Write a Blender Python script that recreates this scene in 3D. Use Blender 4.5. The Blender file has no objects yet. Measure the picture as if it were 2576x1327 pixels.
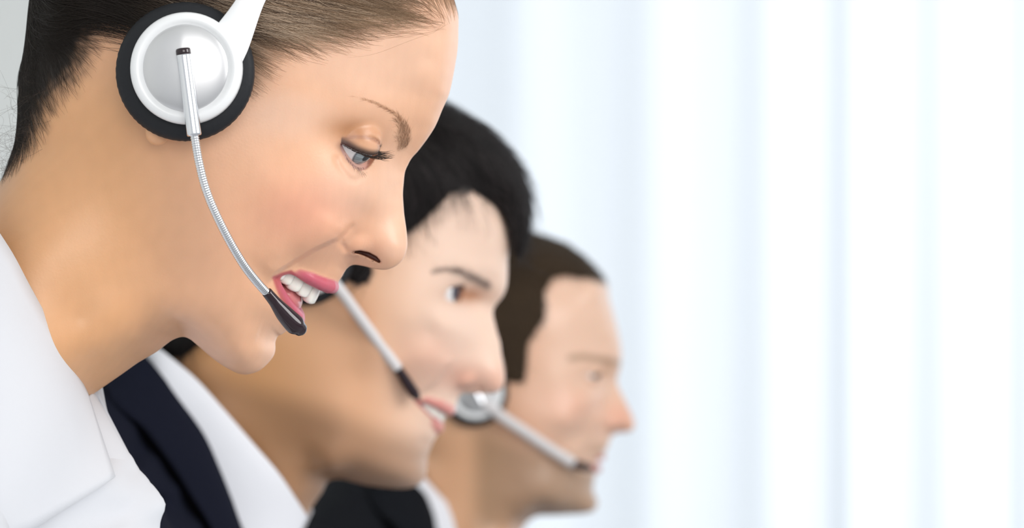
import bpy, bmesh, math, random
import numpy as np
from mathutils import Vector, Matrix

# ------------------------------------------------------------------ camera, world, lights, exposure
FPX = 8190.0                    # focal length in pixels of the 2576 px wide frame
CX, CY = 1288.0, 663.5
CAM_Z = 1.25
D1, D2, D3 = 1.40, 2.00, 2.75   # distance of the three people's mid planes from the camera
SC = bpy.context.scene
COL = SC.collection

cam_d = bpy.data.cameras.new('camera')
cam = bpy.data.objects.new('camera', cam_d); COL.objects.link(cam)
cam.location = (0, 0, CAM_Z); cam.rotation_euler = (math.pi / 2, 0, 0)
cam_d.sensor_width = 36.0; cam_d.lens = 36.0 * FPX / 2576.0
cam_d.clip_start = 0.05; cam_d.clip_end = 60
cam_d.dof.use_dof = True; cam_d.dof.focus_distance = D1 - 0.062; cam_d.dof.aperture_fstop = 11.5
SC.camera = cam

world = bpy.data.worlds.new('world'); SC.world = world; world.use_nodes = True
bg = world.node_tree.nodes['Background']
bg.inputs[0].default_value = (0.93, 0.965, 1.0, 1); bg.inputs[1].default_value = 0.69

def area_light(name, loc, target, size, size_y, power, color):
    d = bpy.data.lights.new(name, 'AREA'); d.shape = 'RECTANGLE'; d.size = size; d.size_y = size_y
    d.energy = power; d.color = color
    o = bpy.data.objects.new(name, d); COL.objects.link(o); o.location = loc
    v = Vector(target) - Vector(loc); o.rotation_euler = v.to_track_quat('-Z', 'Y').to_euler()
    return o
area_light('key_area_light', (2.0, 0.75, 1.95), (-0.15, 1.8, 1.25), 1.2, 1.3, 35, (1.0, 0.985, 0.97))  # unseen area light, stands for window light from the right
area_light('added_fill_light', (0.70, -2.40, 2.05), (-0.05, 1.9, 1.2), 2.2, 1.6, 50, (1.0, 0.975, 0.94))  # lamp added behind the camera to brighten camera-facing skin and cloth
area_light('window_daylight', (2.2, 6.6, 1.6), (1.5, 4.9, 1.3), 3.0, 2.6, 106, (0.98, 0.985, 1.0))

SC.view_settings.view_transform = 'Standard'; SC.view_settings.look = 'None'
SC.view_settings.gamma = 1.0; SC.view_settings.use_curve_mapping = False
SC.view_settings.exposure = 0.0

# ------------------------------------------------------------------ small helpers
def tag(o, label=None, cat=None, group=None, kind=None):
    if label: o['label'] = label
    if cat: o['category'] = cat
    if group: o['group'] = group
    if kind: o['kind'] = kind
    return o

def empty(name, loc, label=None, cat=None, group=None):
    o = bpy.data.objects.new(name, None); COL.objects.link(o); o.location = loc
    o.empty_display_size = 0.05
    return tag(o, label, cat, group)

def new_mat(name, color=(0.8, 0.8, 0.8), rough=0.5, metal=0.0, spec=0.5, **kw):
    m = bpy.data.materials.new(name); m.use_nodes = True
    b = m.node_tree.nodes['Principled BSDF']
    b.inputs['Base Color'].default_value = (*color, 1); b.inputs['Roughness'].default_value = rough
    b.inputs['Metallic'].default_value = metal; b.inputs['Specular IOR Level'].default_value = spec
    for k, v in kw.items(): b.inputs[k.replace('_', ' ')].default_value = v
    return m

def noise_bump(m, scale, strength, dist=0.001, detail=3.0, color_var=0.0):
    nt = m.node_tree; b = nt.nodes['Principled BSDF']
    tc = nt.nodes.new('ShaderNodeTexCoord'); n = nt.nodes.new('ShaderNodeTexNoise')
    n.inputs['Scale'].default_value = scale; n.inputs['Detail'].default_value = detail
    nt.links.new(tc.outputs['Object'], n.inputs['Vector'])
    bp = nt.nodes.new('ShaderNodeBump'); bp.inputs['Strength'].default_value = strength
    bp.inputs['Distance'].default_value = dist
    nt.links.new(n.outputs['Fac'], bp.inputs['Height']); nt.links.new(bp.outputs['Normal'], b.inputs['Normal'])
    return m

def attr_color(m, name='col'):
    nt = m.node_tree; b = nt.nodes['Principled BSDF']
    a = nt.nodes.new('ShaderNodeAttribute'); a.attribute_name = name
    nt.links.new(a.outputs['Color'], b.inputs['Base Color'])
    return m

def wloc(o):
    v = Vector((0, 0, 0))
    while o is not None: v = v + o.location; o = o.parent
    return np.array(v)

def mesh_obj(name, verts, faces, mat, parent=None, smooth=True, col=None):
    me = bpy.data.meshes.new(name)
    verts = np.asarray(verts, dtype=np.float64)
    if isinstance(faces, np.ndarray) and faces.ndim == 2:
        nf, k = faces.shape
        me.vertices.add(len(verts)); me.vertices.foreach_set('co', verts.ravel())
        me.loops.add(nf * k); me.loops.foreach_set('vertex_index', faces.ravel().astype(np.int32))
        me.polygons.add(nf); me.polygons.foreach_set('loop_start', (np.arange(nf) * k).astype(np.int32))
        me.update(calc_edges=True)
    else:
        me.from_pydata([tuple(v) for v in verts], [], faces); me.update()
    if smooth: me.polygons.foreach_set('use_smooth', np.ones(len(me.polygons), dtype=bool))
    if col is not None:
        a = me.color_attributes.new('col', 'FLOAT_COLOR', 'POINT')
        rgba = np.ones((len(verts), 4)); rgba[:, :3] = col
        a.data.foreach_set('color', rgba.ravel())
    me.materials.append(mat)
    o = bpy.data.objects.new(name, me); COL.objects.link(o)
    if parent: o.parent = parent
    return o

# ------------------------------------------------------------------ local person space: mm, u right, v up, w towards the camera
class Space:
    """Turns measurements of a person (pixel column, row and offset from the mid plane in mm) into places in the room."""
    def __init__(s, D): s.D = D * 1000.0
    def P(s, px, py, w=0.0):
        px, py, w = np.asarray(px, float), np.asarray(py, float), np.asarray(w, float)
        k = (s.D - w) / FPX
        return np.stack(np.broadcast_arrays((px - CX) * k, (CY - py) * k, w), -1)
    def pts(s, L):
        L = np.array([(a[0], a[1], a[2] if len(a) > 2 else 0.0) for a in L], float)
        return s.P(L[:, 0], L[:, 1], L[:, 2])
    def pix(s, p):
        k = FPX / (s.D - np.abs(p[:, 2]))
        return CX + p[:, 0] * k, CY - p[:, 1] * k
    def world(s, p):
        p = np.asarray(p, float)
        return np.stack([p[..., 0], s.D - p[..., 2], p[..., 1] + CAM_Z * 1000], -1) / 1000.0

def catmull(P, n_per=8, closed=False):
    P = np.asarray(P, float); n = len(P); out = []
    rng = range(n) if closed else range(n - 1)
    for i in rng:
        if closed: p0, p1, p2, p3 = P[i - 1], P[i], P[(i + 1) % n], P[(i + 2) % n]
        else:
            p1, p2 = P[i], P[i + 1]
            p0 = P[i - 1] if i > 0 else 2 * p1 - p2
            p3 = P[i + 2] if i + 2 < n else 2 * p2 - p1
        # centripetal parametrisation keeps short spans next to long ones free of loops
        d = lambda a, b: max(np.linalg.norm(a[:3] - b[:3]) ** 0.5, 1e-6)
        t0 = 0; t1 = t0 + d(p0, p1); t2 = t1 + d(p1, p2); t3 = t2 + d(p2, p3)
        t = np.linspace(t1, t2, n_per, endpoint=False)[:, None]
        A1 = (t1 - t) / (t1 - t0) * p0 + (t - t0) / (t1 - t0) * p1
        A2 = (t2 - t) / (t2 - t1) * p1 + (t - t1) / (t2 - t1) * p2
        A3 = (t3 - t) / (t3 - t2) * p2 + (t - t2) / (t3 - t2) * p3
        B1 = (t2 - t) / (t2 - t0) * A1 + (t - t0) / (t2 - t0) * A2
        B2 = (t3 - t) / (t3 - t1) * A2 + (t - t1) / (t3 - t1) * A3
        out.append((t2 - t) / (t2 - t1) * B1 + (t - t1) / (t2 - t1) * B2)
    if not closed: out.append(P[-1:])
    return np.concatenate(out)

def resample(P, n):
    P = np.asarray(P, float)
    d = np.r_[0, np.cumsum(np.linalg.norm(np.diff(P, axis=0), axis=1))]
    t = np.linspace(0, d[-1], n)
    return np.stack([np.interp(t, d, P[:, i]) for i in range(P.shape[1])], -1)

def smoothstep(a, b, x):
    t = np.clip((x - a) / (b - a), 0, 1); return t * t * (3 - 2 * t)

def smin(a, b, k):
    h = np.clip(0.5 + 0.5 * (b - a) / k, 0, 1); return b * (1 - h) + a * h - k * h * (1 - h)
def smax(a, b, k): return -smin(-a, -b, k)

def poly_sd(x, y, poly):
    """signed distance to a polygon in the plane, negative inside"""
    poly = np.asarray(poly, float)
    d2 = np.full(x.shape, 1e18); inside = np.zeros(x.shape, bool)
    for i in range(len(poly)):
        ax, ay = poly[i - 1][:2]; bx, by = poly[i][:2]
        ex, ey = bx - ax, by - ay; L = ex * ex + ey * ey + 1e-12
        t = np.clip(((x - ax) * ex + (y - ay) * ey) / L, 0, 1)
        dx, dy = x - ax - t * ex, y - ay - t * ey
        d2 = np.minimum(d2, dx * dx + dy * dy)
        c = ((ay <= y) & (by > y)) | ((by <= y) & (ay > y))
        with np.errstate(divide='ignore', invalid='ignore'):
            xi = ax + (y - ay) / (by - ay + 1e-30) * ex
        inside ^= c & (x < xi)
    d = np.sqrt(d2); return np.where(inside, -d, d)

def line_d(x, y, pl):
    """distance to an open polyline, signed side, and the position 0..1 along it"""
    pl = np.asarray(pl, float)
    seg = np.linalg.norm(np.diff(pl[:, :2], axis=0), axis=1); tot = seg.sum(); acc = 0
    best = np.full(x.shape, 1e18); side = np.zeros(x.shape); tt = np.zeros(x.shape)
    for i in range(len(pl) - 1):
        ax, ay = pl[i][:2]; ex, ey = pl[i + 1][0] - ax, pl[i + 1][1] - ay; L = ex * ex + ey * ey + 1e-12
        t = np.clip(((x - ax) * ex + (y - ay) * ey) / L, 0, 1)
        dx, dy = x - ax - t * ex, y - ay - t * ey; d2 = dx * dx + dy * dy
        m = d2 < best
        best = np.where(m, d2, best); side = np.where(m, np.sign(ex * dy - ey * dx), side)
        tt = np.where(m, (acc + t * seg[i]) / tot, tt); acc += seg[i]
    return np.sqrt(best), side, tt

def chain_sd(p, C, r):
    """distance to a chain of capsules with radii r, the chain C in person space (|w| is used)"""
    q = np.array(p, float); q[:, 2] = np.abs(q[:, 2])
    best = np.full(len(q), 1e9)
    for i in range(len(C) - 1):
        a, b = C[i], C[i + 1]; e = b - a; L = e @ e + 1e-9
        t = np.clip(((q - a) @ e) / L, 0, 1)
        d = np.linalg.norm(q - a - t[:, None] * e, axis=1) - (r[i] + (r[i + 1] - r[i]) * t)
        best = np.minimum(best, d)
    return best

# ------------------------------------------------------------------ heads: a smooth implicit surface through measured points
CSOFT = 6.0
def g_of(D): return np.sqrt(D * D + CSOFT * CSOFT) - CSOFT

class Implicit:
    def __init__(self, outline, interior, h=0.8, pad=6, step=7.0, lam=0.02, wmax=90.0):
        """outline: closed curve rows (u, v, R); interior: rows (u, v, w); all in mm"""
        O = np.asarray(outline, float); n = len(O)
        per = []
        for i in range(n):
            L = np.linalg.norm(O[(i + 1) % n, :2] - O[i, :2]); per.append(max(1, int(round(L / step))))
        dense = catmull(O, 8, closed=True).reshape(n, 8, 3)
        pick = []
        for i in range(n):
            idx = (np.arange(per[i]) * 8 / per[i]).astype(int); pick.append(dense[i, np.minimum(idx, 7)])
        C = np.concatenate(pick)
        full = dense.reshape(-1, 3)
        area = 0.5 * np.sum(full[:, 0] * np.roll(full[:, 1], -1) - np.roll(full[:, 0], -1) * full[:, 1])
        T = np.roll(C, -1, 0)[:, :2] - np.roll(C, 1, 0)[:, :2]; T /= np.linalg.norm(T, axis=1)[:, None] + 1e-9
        N = np.stack([T[:, 1], -T[:, 0]], -1) * (1 if area > 0 else -1)     # outward
        s = 1.3; R = np.maximum(C[:, 2], 2.0)
        gin = g_of(np.sqrt(np.maximum(2 * R * s - s * s, 0.1)))
        A = [C[:, :2], C[:, :2] - N * s, C[:, :2] + N * s * 1.6]
        V = [np.zeros(len(C)), gin, -gin * 1.6]
        I = np.asarray(interior, float)
        A.append(I[:, :2]); V.append(g_of(I[:, 2]))
        X = np.concatenate(A); Y = np.concatenate(V)
        S = 100.0
        self.sc = S
        K = self._phi(X / S, X / S)
        m = len(X); lamv = np.full(m, 1e-6); lamv[3 * len(C):] = lam * 1e-2
        K[np.arange(m), np.arange(m)] += lamv
        Q = np.c_[np.ones(m), X / S]
        M = np.block([[K, Q], [Q.T, np.zeros((3, 3))]])
        sol = np.linalg.solve(M, np.r_[Y, np.zeros(3)])
        self.X, self.cw, self.aff = X / S, sol[:m], sol[m:]
        self.h = h
        lo = full[:, :2].min(0) - pad; hi = full[:, :2].max(0) + pad
        self.lo = np.array([lo[0], lo[1]]); self.n = np.ceil((hi - lo) / h).astype(int) + 1
        self.wn = int(wmax / h) + 2
        gu = self.lo[0] + np.arange(self.n[0]) * h; gv = self.lo[1] + np.arange(self.n[1]) * h
        self.gu, self.gv = gu, gv
        UU, VV = np.meshgrid(gu, gv, indexing='ij')
        self.UU, self.VV = UU, VV
        pts = np.c_[UU.ravel(), VV.ravel()] / S
        out = np.empty(len(pts))
        for i in range(0, len(pts), 20000):
            q = pts[i:i + 20000]
            out[i:i + 20000] = self._phi(q, self.X) @ self.cw + self.aff[0] + q @ self.aff[1:]
        self.G = out.reshape(UU.shape)
        self.feats = []
    @staticmethod
    def _phi(a, b):
        r2 = ((a[:, None, 0] - b[None, :, 0]) ** 2 + (a[:, None, 1] - b[None, :, 1]) ** 2)
        return 0.5 * r2 * np.log(r2 + 1e-12)
    def add(self, func, lo, hi):
        self.feats.append((func, np.asarray(lo, float), np.asarray(hi, float)))
    def sampleG(self, u, v):
        """Catmull-Rom sampling of the depth map"""
        x = np.clip((u - self.lo[0]) / self.h, 1, self.n[0] - 3); y = np.clip((v - self.lo[1]) / self.h, 1, self.n[1] - 3)
        i = x.astype(int); j = y.astype(int); fx = x - i; fy = y - j
        def wts(t):
            t2, t3 = t * t, t * t * t
            return (-.5 * t + t2 - .5 * t3, 1 - 2.5 * t2 + 1.5 * t3, .5 * t + 2 * t2 - 1.5 * t3, -.5 * t2 + .5 * t3)
        wx, wy = wts(fx), wts(fy); r = 0
        for a in range(4):
            ra = 0
            for b in range(4): ra = ra + wy[b] * self.G[i + a - 1, j + b - 1]
            r = r + wx[a] * ra
        return r
    def eval(self, p):
        f = g_of(p[:, 2]) - self.sampleG(p[:, 0], p[:, 1])
        for func, lo, hi in self.feats:
            q = np.stack([p[:, 0], p[:, 1], np.abs(p[:, 2])], -1)
            m = np.all((q > lo) & (q < hi), axis=1)
            if m.any(): f[m] = func(f[m], q[m])
        return f
    def grad(self, p, e=0.25):
        g = np.empty_like(p)
        for a in range(3):
            d = np.zeros(3); d[a] = e
            g[:, a] = (self.eval(p + d) - self.eval(p - d)) / (2 * e)
        return g
    def project(self, p, it=2, level=0.0, maxstep=0.6):
        for _ in range(it):
            f = self.eval(p) - level; g = self.grad(p); gn = (g * g).sum(1) + 1e-6
            st = (f / gn)[:, None] * g
            L = np.linalg.norm(st, axis=1)[:, None]; st *= np.minimum(1, maxstep / (L + 1e-9))
            p = p - st
        return p
    def base_frame(self, p, it=2):
        """nearest points on the plain surface (no small features) and their normals, quickly"""
        if not hasattr(self, 'Gu'): self.Gu, self.Gv = np.gradient(self.G, self.h)
        def bil(A, i, j, fx, fy): return (A[i, j] * (1 - fx) + A[i + 1, j] * fx) * (1 - fy) + (A[i, j + 1] * (1 - fx) + A[i + 1, j + 1] * fx) * fy
        for k in range(it + 1):
            x = np.clip((p[:, 0] - self.lo[0]) / self.h, 0, self.n[0] - 2.001); y = np.clip((p[:, 1] - self.lo[1]) / self.h, 0, self.n[1] - 2.001)
            i = x.astype(int); j = y.astype(int); fx = x - i; fy = y - j
            f = g_of(p[:, 2]) - bil(self.G, i, j, fx, fy)
            g = np.stack([-bil(self.Gu, i, j, fx, fy), -bil(self.Gv, i, j, fx, fy), p[:, 2] / np.sqrt(p[:, 2] ** 2 + CSOFT ** 2)], -1)
            gn = np.linalg.norm(g, axis=1) + 1e-6
            if k < it: p = p - (np.clip(f / gn, -4, 4) / gn)[:, None] * g
        return p, g / gn[:, None]
    def depth(self, u, v):
        return np.sqrt(np.maximum((np.maximum(self.sampleG(u, v), 0) + CSOFT) ** 2 - CSOFT ** 2, 0))
    def mesh(self):
        h = self.h; w = (np.arange(self.wn) - 0.5) * h
        F = (g_of(w)[None, None, :] - self.G[:, :, None]).astype(np.float32)
        for func, lo, hi in self.feats:
            i0, j0 = np.floor((lo[:2] - self.lo) / h).astype(int); i1, j1 = np.ceil((hi[:2] - self.lo) / h).astype(int) + 1
            i0, j0 = max(i0, 0), max(j0, 0); i1, j1 = min(i1, self.n[0]), min(j1, self.n[1])
            k0 = max(0, int(lo[2] / h)) if lo[2] > 0 else 0; k1 = min(self.wn, int(hi[2] / h) + 2)
            if i1 <= i0 or j1 <= j0 or k1 <= k0: continue
            sub = F[i0:i1, j0:j1, k0:k1]
            U, V, W = np.meshgrid(self.gu[i0:i1], self.gv[j0:j1], np.abs(w[k0:k1]), indexing='ij')
            q = np.stack([U.ravel(), V.ravel(), W.ravel()], -1)
            F[i0:i1, j0:j1, k0:k1] = func(sub.ravel().astype(float), q).reshape(sub.shape)
        V_, Q_ = surface_nets(F, half=True)
        p = np.stack([self.lo[0] + V_[:, 0] * h, self.lo[1] + V_[:, 1] * h, (V_[:, 2] - 0.5) * h], -1)
        del F
        mid = np.abs(p[:, 2]) < 0.5 * h
        p[mid, 2] = 0
        p = relax(p, Q_, mid)
        p = self.project(p, 2); p[mid, 2] = 0
        return mirror(p, Q_, mid)

def surface_nets(F, half=False):
    n = np.array(F.shape); cs = n - 1
    ids = []; pos = []; quads = []
    lin = lambda i, j, k: (i * cs[1] + j) * cs[2] + k
    for ax in range(3):
        a = [slice(None)] * 3; b = [slice(None)] * 3
        a[ax] = slice(0, -1); b[ax] = slice(1, None)
        f0, f1 = F[tuple(a)], F[tuple(b)]
        e = np.nonzero((f0 < 0) != (f1 < 0))
        v0, v1 = f0[e].astype(float), f1[e].astype(float)
        t = v0 / (v0 - v1)
        P = np.stack(e, -1).astype(float); P[:, ax] += t
        o1, o2 = (ax + 1) % 3, (ax + 2) % 3
        E = np.stack(e, -1)
        corner = []
        for d1, d2 in ((0, 0), (1, 0), (1, 1), (0, 1)):
            c = E.copy(); c[:, o1] -= d1; c[:, o2] -= d2; corner.append(c)
            ok = np.all((c >= 0) & (c < cs), axis=1)
            ids.append(lin(c[ok, 0], c[ok, 1], c[ok, 2])); pos.append(P[ok])
        okq = np.ones(len(E), bool)
        for c in corner: okq &= np.all((c >= 0) & (c < cs), axis=1)
        q = np.stack([lin(c[okq, 0], c[okq, 1], c[okq, 2]) for c in corner], -1)
        flip = v0[okq] < 0
        q[~flip] = q[~flip][:, ::-1]
        quads.append(q)
    ids = np.concatenate(ids); pos = np.concatenate(pos); quads = np.concatenate(quads)
    u, inv = np.unique(ids, return_inverse=True)
    cnt = np.bincount(inv, minlength=len(u)).astype(float)
    V = np.stack([np.bincount(inv, pos[:, i], len(u)) / cnt for i in range(3)], -1)
    Q = np.searchsorted(u, quads)
    return V, Q[:, ::-1]

def relax(p, Q, mid, it=2):
    for _ in range(it):
        acc = np.zeros_like(p); c = np.zeros(len(p))
        for a in range(4):
            i, j = Q[:, a], Q[:, (a + 1) % 4]
            for k in range(3):
                acc[:, k] += np.bincount(i, p[j, k], len(p)) + np.bincount(j, p[i, k], len(p))
            c += np.bincount(i, minlength=len(p)) + np.bincount(j, minlength=len(p))
        q = 0.5 * p + 0.5 * acc / np.maximum(c, 1)[:, None]
        q[mid, 2] = 0; p = q
    return p

def mirror(p, Q, mid):
    n = len(p); idx = np.where(mid, np.arange(n), np.cumsum(~mid) - 1 + n)
    pm = p[~mid] * np.array([1, 1, -1.0])
    Q2 = idx[Q][:, ::-1]
    return np.concatenate([p, pm]), np.concatenate([Q, Q2])
# ------------------------------------------------------------------ the setting: back wall with a wide window, sheer curtain, floor
m_wall = noise_bump(new_mat('painted_wall', (0.89, 0.90, 0.88), 0.85), 40, 0.1)
m_floor = noise_bump(new_mat('office_carpet', (0.42, 0.43, 0.45), 0.95), 600, 0.5)
m_frame = new_mat('white_window_frame', (0.85, 0.86, 0.88), 0.4)
YW = 5.25
def box_vf(x0, x1, y0, y1, z0, z1):
    v = [(x0,y0,z0),(x1,y0,z0),(x1,y1,z0),(x0,y1,z0),(x0,y0,z1),(x1,y0,z1),(x1,y1,z1),(x0,y1,z1)]
    f = [(0,3,2,1),(4,5,6,7),(0,1,5,4),(1,2,6,5),(2,3,7,6),(3,0,4,7)]
    return v, f
def boxes(name, L, mat, parent=None):
    V, F = [], []
    for b in L:
        v, f = box_vf(*b); F += [tuple(i + len(V) for i in q) for q in f]; V += v
    return mesh_obj(name, V, F, mat, parent, smooth=False)
WX0, WX1, WZ0, WZ1 = -0.45, 3.2, 0.35, 2.5
tag(boxes('floor', [(-4, 5, -1.5, YW, -0.05, 0.0)], m_floor), kind='structure')
tag(boxes('wall_back', [(-4, WX0, YW, YW + .2, 0, 3.0), (WX1, 5, YW, YW + .2, 0, 3.0), (WX0, WX1, YW, YW + .2, 0, WZ0), (WX0, WX1, YW, YW + .2, WZ1, 3.0)], m_wall), kind='structure')
tag(boxes('added_wall_left', [(-2.2, -2.0, -1.5, YW, 0, 3.0)], m_wall), kind='structure')  # unseen side wall, put in to dim light from the left
tag(boxes('added_ceiling', [(-2.0, 4.5, -1.0, YW, 3.0, 3.1)], m_wall), kind='structure')  # unseen too, put in to cut light from above
win = boxes('window_1', [(WX0, WX0 + .05, YW + .08, YW + .14, WZ0, WZ1), (WX1 - .05, WX1, YW + .08, YW + .14, WZ0, WZ1), (WX0 + .05, WX1 - .05, YW + .08, YW + .14, WZ0, WZ0 + .05), (WX0 + .05, WX1 - .05, YW + .08, YW + .14, WZ1 - .05, WZ1)], m_frame)
tag(win, kind='structure')
glass = new_mat('window_glass', (1, 1, 1), 0.0); nt = glass.node_tree
tr = nt.nodes.new('ShaderNodeBsdfTransparent'); gl = nt.nodes.new('ShaderNodeBsdfGlossy'); gl.inputs['Roughness'].default_value = 0.02
mx = nt.nodes.new('ShaderNodeMixShader'); mx.inputs[0].default_value = 0.06
nt.links.new(tr.outputs[0], mx.inputs[1]); nt.links.new(gl.outputs[0], mx.inputs[2]); nt.links.new(mx.outputs[0], nt.nodes['Material Output'].inputs[0])
boxes('pane', [(WX0 + .05, WX1 - .05, YW + .105, YW + .113, WZ0 + .05, WZ1 - .05)], glass, win)
# sheer curtain in loose vertical folds
m_curt = bpy.data.materials.new('sheer_curtain_cloth'); m_curt.use_nodes = True; nt = m_curt.node_tree; nt.nodes.remove(nt.nodes['Principled BSDF'])
df = nt.nodes.new('ShaderNodeBsdfDiffuse'); df.inputs[0].default_value = (0.865, 0.915, 0.965, 1)
tl = nt.nodes.new('ShaderNodeBsdfTranslucent'); tl.inputs[0].default_value = (0.865, 0.915, 0.965, 1)
mx = nt.nodes.new('ShaderNodeMixShader'); mx.inputs[0].default_value = 0.55
nt.links.new(df.outputs[0], mx.inputs[1]); nt.links.new(tl.outputs[0], mx.inputs[2]); nt.links.new(mx.outputs[0], nt.nodes['Material Output'].inputs[0])
def curtain():
    rng = np.random.RandomState(4)
    xs = np.arange(-0.62, 3.35, 0.008); zs = np.linspace(0.03, 2.62, 14)
    ph = np.cumsum(0.008 * 2 * np.pi / (0.165 + 0.04 * np.sin(xs * 5.1 + 1) + 0.02 * np.sin(xs * 11.3)))
    V = []
    for z in zs:
        k = (2.62 - z) / 2.6
        y = 5.02 + (0.006 + 0.0065 * k) * np.sin(ph + 0.25 * k * np.sin(xs * 3)) + 0.0015 * np.sin(ph * 2.1 + 1.3) + 0.02 * k * np.sin(xs * 2.3 + 0.7)
        V.append(np.c_[xs + 0.012 * k * np.sin(ph * 0.5), y, np.full(len(xs), z)])
    V = np.array(V); nz, nx = V.shape[:2]; I = np.arange(nz * nx).reshape(nz, nx)
    F = np.stack([I[:-1, :-1], I[:-1, 1:], I[1:, 1:], I[1:, :-1]], -1).reshape(-1, 4)
    o = mesh_obj('sheer_curtain', V.reshape(-1, 3), F, m_curt)
    tag(o, 'white sheer curtain hanging in soft vertical folds across the bright window', 'curtain')
curtain()
# curtain rod with rings' rail above the frame
def tube(name, path, rad, mat, parent=None, n=16, caps=True, origin=None):
    """path (k,3) metres, rad scalar or (k,)"""
    path = np.asarray(path, float); k = len(path); rad = np.broadcast_to(np.asarray(rad, float), (k,))
    T = np.gradient(path, axis=0); T /= np.linalg.norm(T, axis=1)[:, None]
    up = np.array([0, 1.0, 0]) if abs(T[0, 1]) < 0.9 else np.array([1.0, 0, 0])
    N = np.cross(T[0], up); N /= np.linalg.norm(N); V = []
    for i in range(k):
        N = N - (N @ T[i]) * T[i]; N /= np.linalg.norm(N); B = np.cross(T[i], N)
        a = np.arange(n) * 2 * np.pi / n
        V.append(path[i] + rad[i] * (np.cos(a)[:, None] * N + np.sin(a)[:, None] * B))
    V = np.concatenate(V); F = []
    for i in range(k - 1):
        for j in range(n):
            a, b = i * n + j, i * n + (j + 1) % n
            F.append((a, b, b + n, a + n))
    if caps: F.append(tuple(range(n))[::-1]); F.append(tuple(range((k - 1) * n, k * n)))
    if parent: V = V - wloc(parent)
    return mesh_obj(name, V, F, mat, parent)
rod = tube('curtain_rod', [(-0.8, 5.02, 2.64), (1.3, 5.02, 2.64), (3.5, 5.02, 2.64)], 0.014, new_mat('brushed_rod', (0.7, 0.7, 0.72), 0.35, 0.9))
tag(rod, 'slim metal rod carrying the sheer curtain above the window', 'curtain rod')
# ------------------------------------------------------------------ shared builders for faces
def outline_mm(sp, L):
    a = sp.pts([(x, y, 0) for x, y, r in L]); a[:, 2] = [r for x, y, r in L]; return a

def unit(v): v = np.asarray(v, float); return v / np.linalg.norm(v)

class Eye:
    def __init__(s, sp, px, py, w, r, up, low, cor, lid=1.0):
        s.c = sp.P(px, py, w); s.r = r; s.lid = lid
        s.U, s.L, s.C = unit(up), unit(low), unit(cor)
        nU = np.cross(s.C, s.U); nL = np.cross(s.C, s.L)
        s.nU = unit(nU) * np.sign(nU @ np.array([0.1, 1, 0.1])); s.nL = unit(nL) * np.sign(nL @ np.array([-0.3, -1, 0.1]))
    def feature(s, f, q):
        v = q - s.c; d = np.linalg.norm(v, axis=1)
        f = smin(f, d - (s.r + s.lid), 2.2)
        ap = np.maximum(np.maximum(v @ s.nU, v @ s.nL), d - (s.r + 2.7))
        ap = np.maximum(ap, -7.5 - v[:, 2])
        return smax(f, -ap, 0.6)
    def add_to(s, im):
        R = s.r + 9; im.add(s.feature, s.c - R, s.c + R)
    def margin(s, which, t):
        """points on the lid margin, t = 0 at the outer corner, 1 at the front, on to the inner corner"""
        A = s.U if which == 'U' else s.L
        n = unit(np.cross(np.cross(s.C, A), s.C)); ang0 = math.acos(np.clip(s.C @ A, -1, 1))
        a = np.asarray(t) * ang0
        return s.c + (s.r + s.lid) * (np.cos(a)[:, None] * s.C + np.sin(a)[:, None] * n)
    def build(s, sp, parent, iris_rgb, side=1, look=None, n=40):
        g = unit(look if look is not None else s.U + s.L); g = g * np.array([1, 1, side])
        c = s.c * np.array([1, 1, side])
        k = unit(np.cross([0, 0, 1.0], g)); m = np.cross(g, k)
        V = []; colr = []; F = []
        nr, ns = n, 48
        for i in range(nr + 1):
            th = math.pi * (i / nr) ** 1.5 if i < nr else math.pi
            rr = s.r + 0.45 * math.exp(-(th / 0.42) ** 4)          # cornea bulge
            for j in range(ns):
                ph = 2 * math.pi * j / ns
                V.append(c + rr * (math.cos(th) * g + math.sin(th) * (math.cos(ph) * k + math.sin(ph) * m)))
                x = th * s.r
                if x < 2.0: cc = (0.006, 0.006, 0.008)
                elif x < 5.6:
                    sp_ = 0.75 + 0.35 * math.sin(ph * 17 + 3 * math.sin(ph * 5)); cc = [q * sp_ for q in iris_rgb]
                elif x < 6.3: cc = (0.10, 0.11, 0.13)
                else: cc = (0.80, 0.78, 0.78)
                colr.append(cc)
        for i in range(nr):
            for j in range(ns):
                a, b = i * ns + j, i * ns + (j + 1) % ns
                F.append((a, a + ns, b + ns, b))
        o = mesh_obj('eye', sp.world(np.array(V)) - wloc(parent), F, MAT['eye'], parent, col=np.array(colr))
        return o

def build_strands(name, strands, radii, parent, mat, colors=None, origin=None):
    """strands: (n, k, 3) world points; radii (n, k) metres; each strand one hair"""
    n, k, _ = strands.shape
    hc = bpy.data.hair_curves.new(name); hc.add_curves([k] * n)
    P = (strands - wloc(parent)).reshape(-1, 3)
    hc.attributes['position'].data.foreach_set('vector', P.astype(np.float32).ravel())
    at = hc.attributes.get('radius') or hc.attributes.new('radius', 'FLOAT', 'POINT')
    at.data.foreach_set('value', radii.astype(np.float32).ravel())
    if colors is not None:
        colors = np.asarray(colors, float)
        if colors.ndim == 2: colors = np.repeat(colors[:, None, :], k, 1)
        a = hc.attributes.new('col', 'FLOAT_COLOR', 'POINT')
        rgba = np.ones((n * k, 4), np.float32); rgba[:, :3] = colors.reshape(-1, 3)
        a.data.foreach_set('color', rgba.ravel())
    hc.materials.append(mat)
    o = bpy.data.objects.new(name, hc); COL.objects.link(o); o.parent = parent
    tag(o, kind='stuff')
    return o

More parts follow.
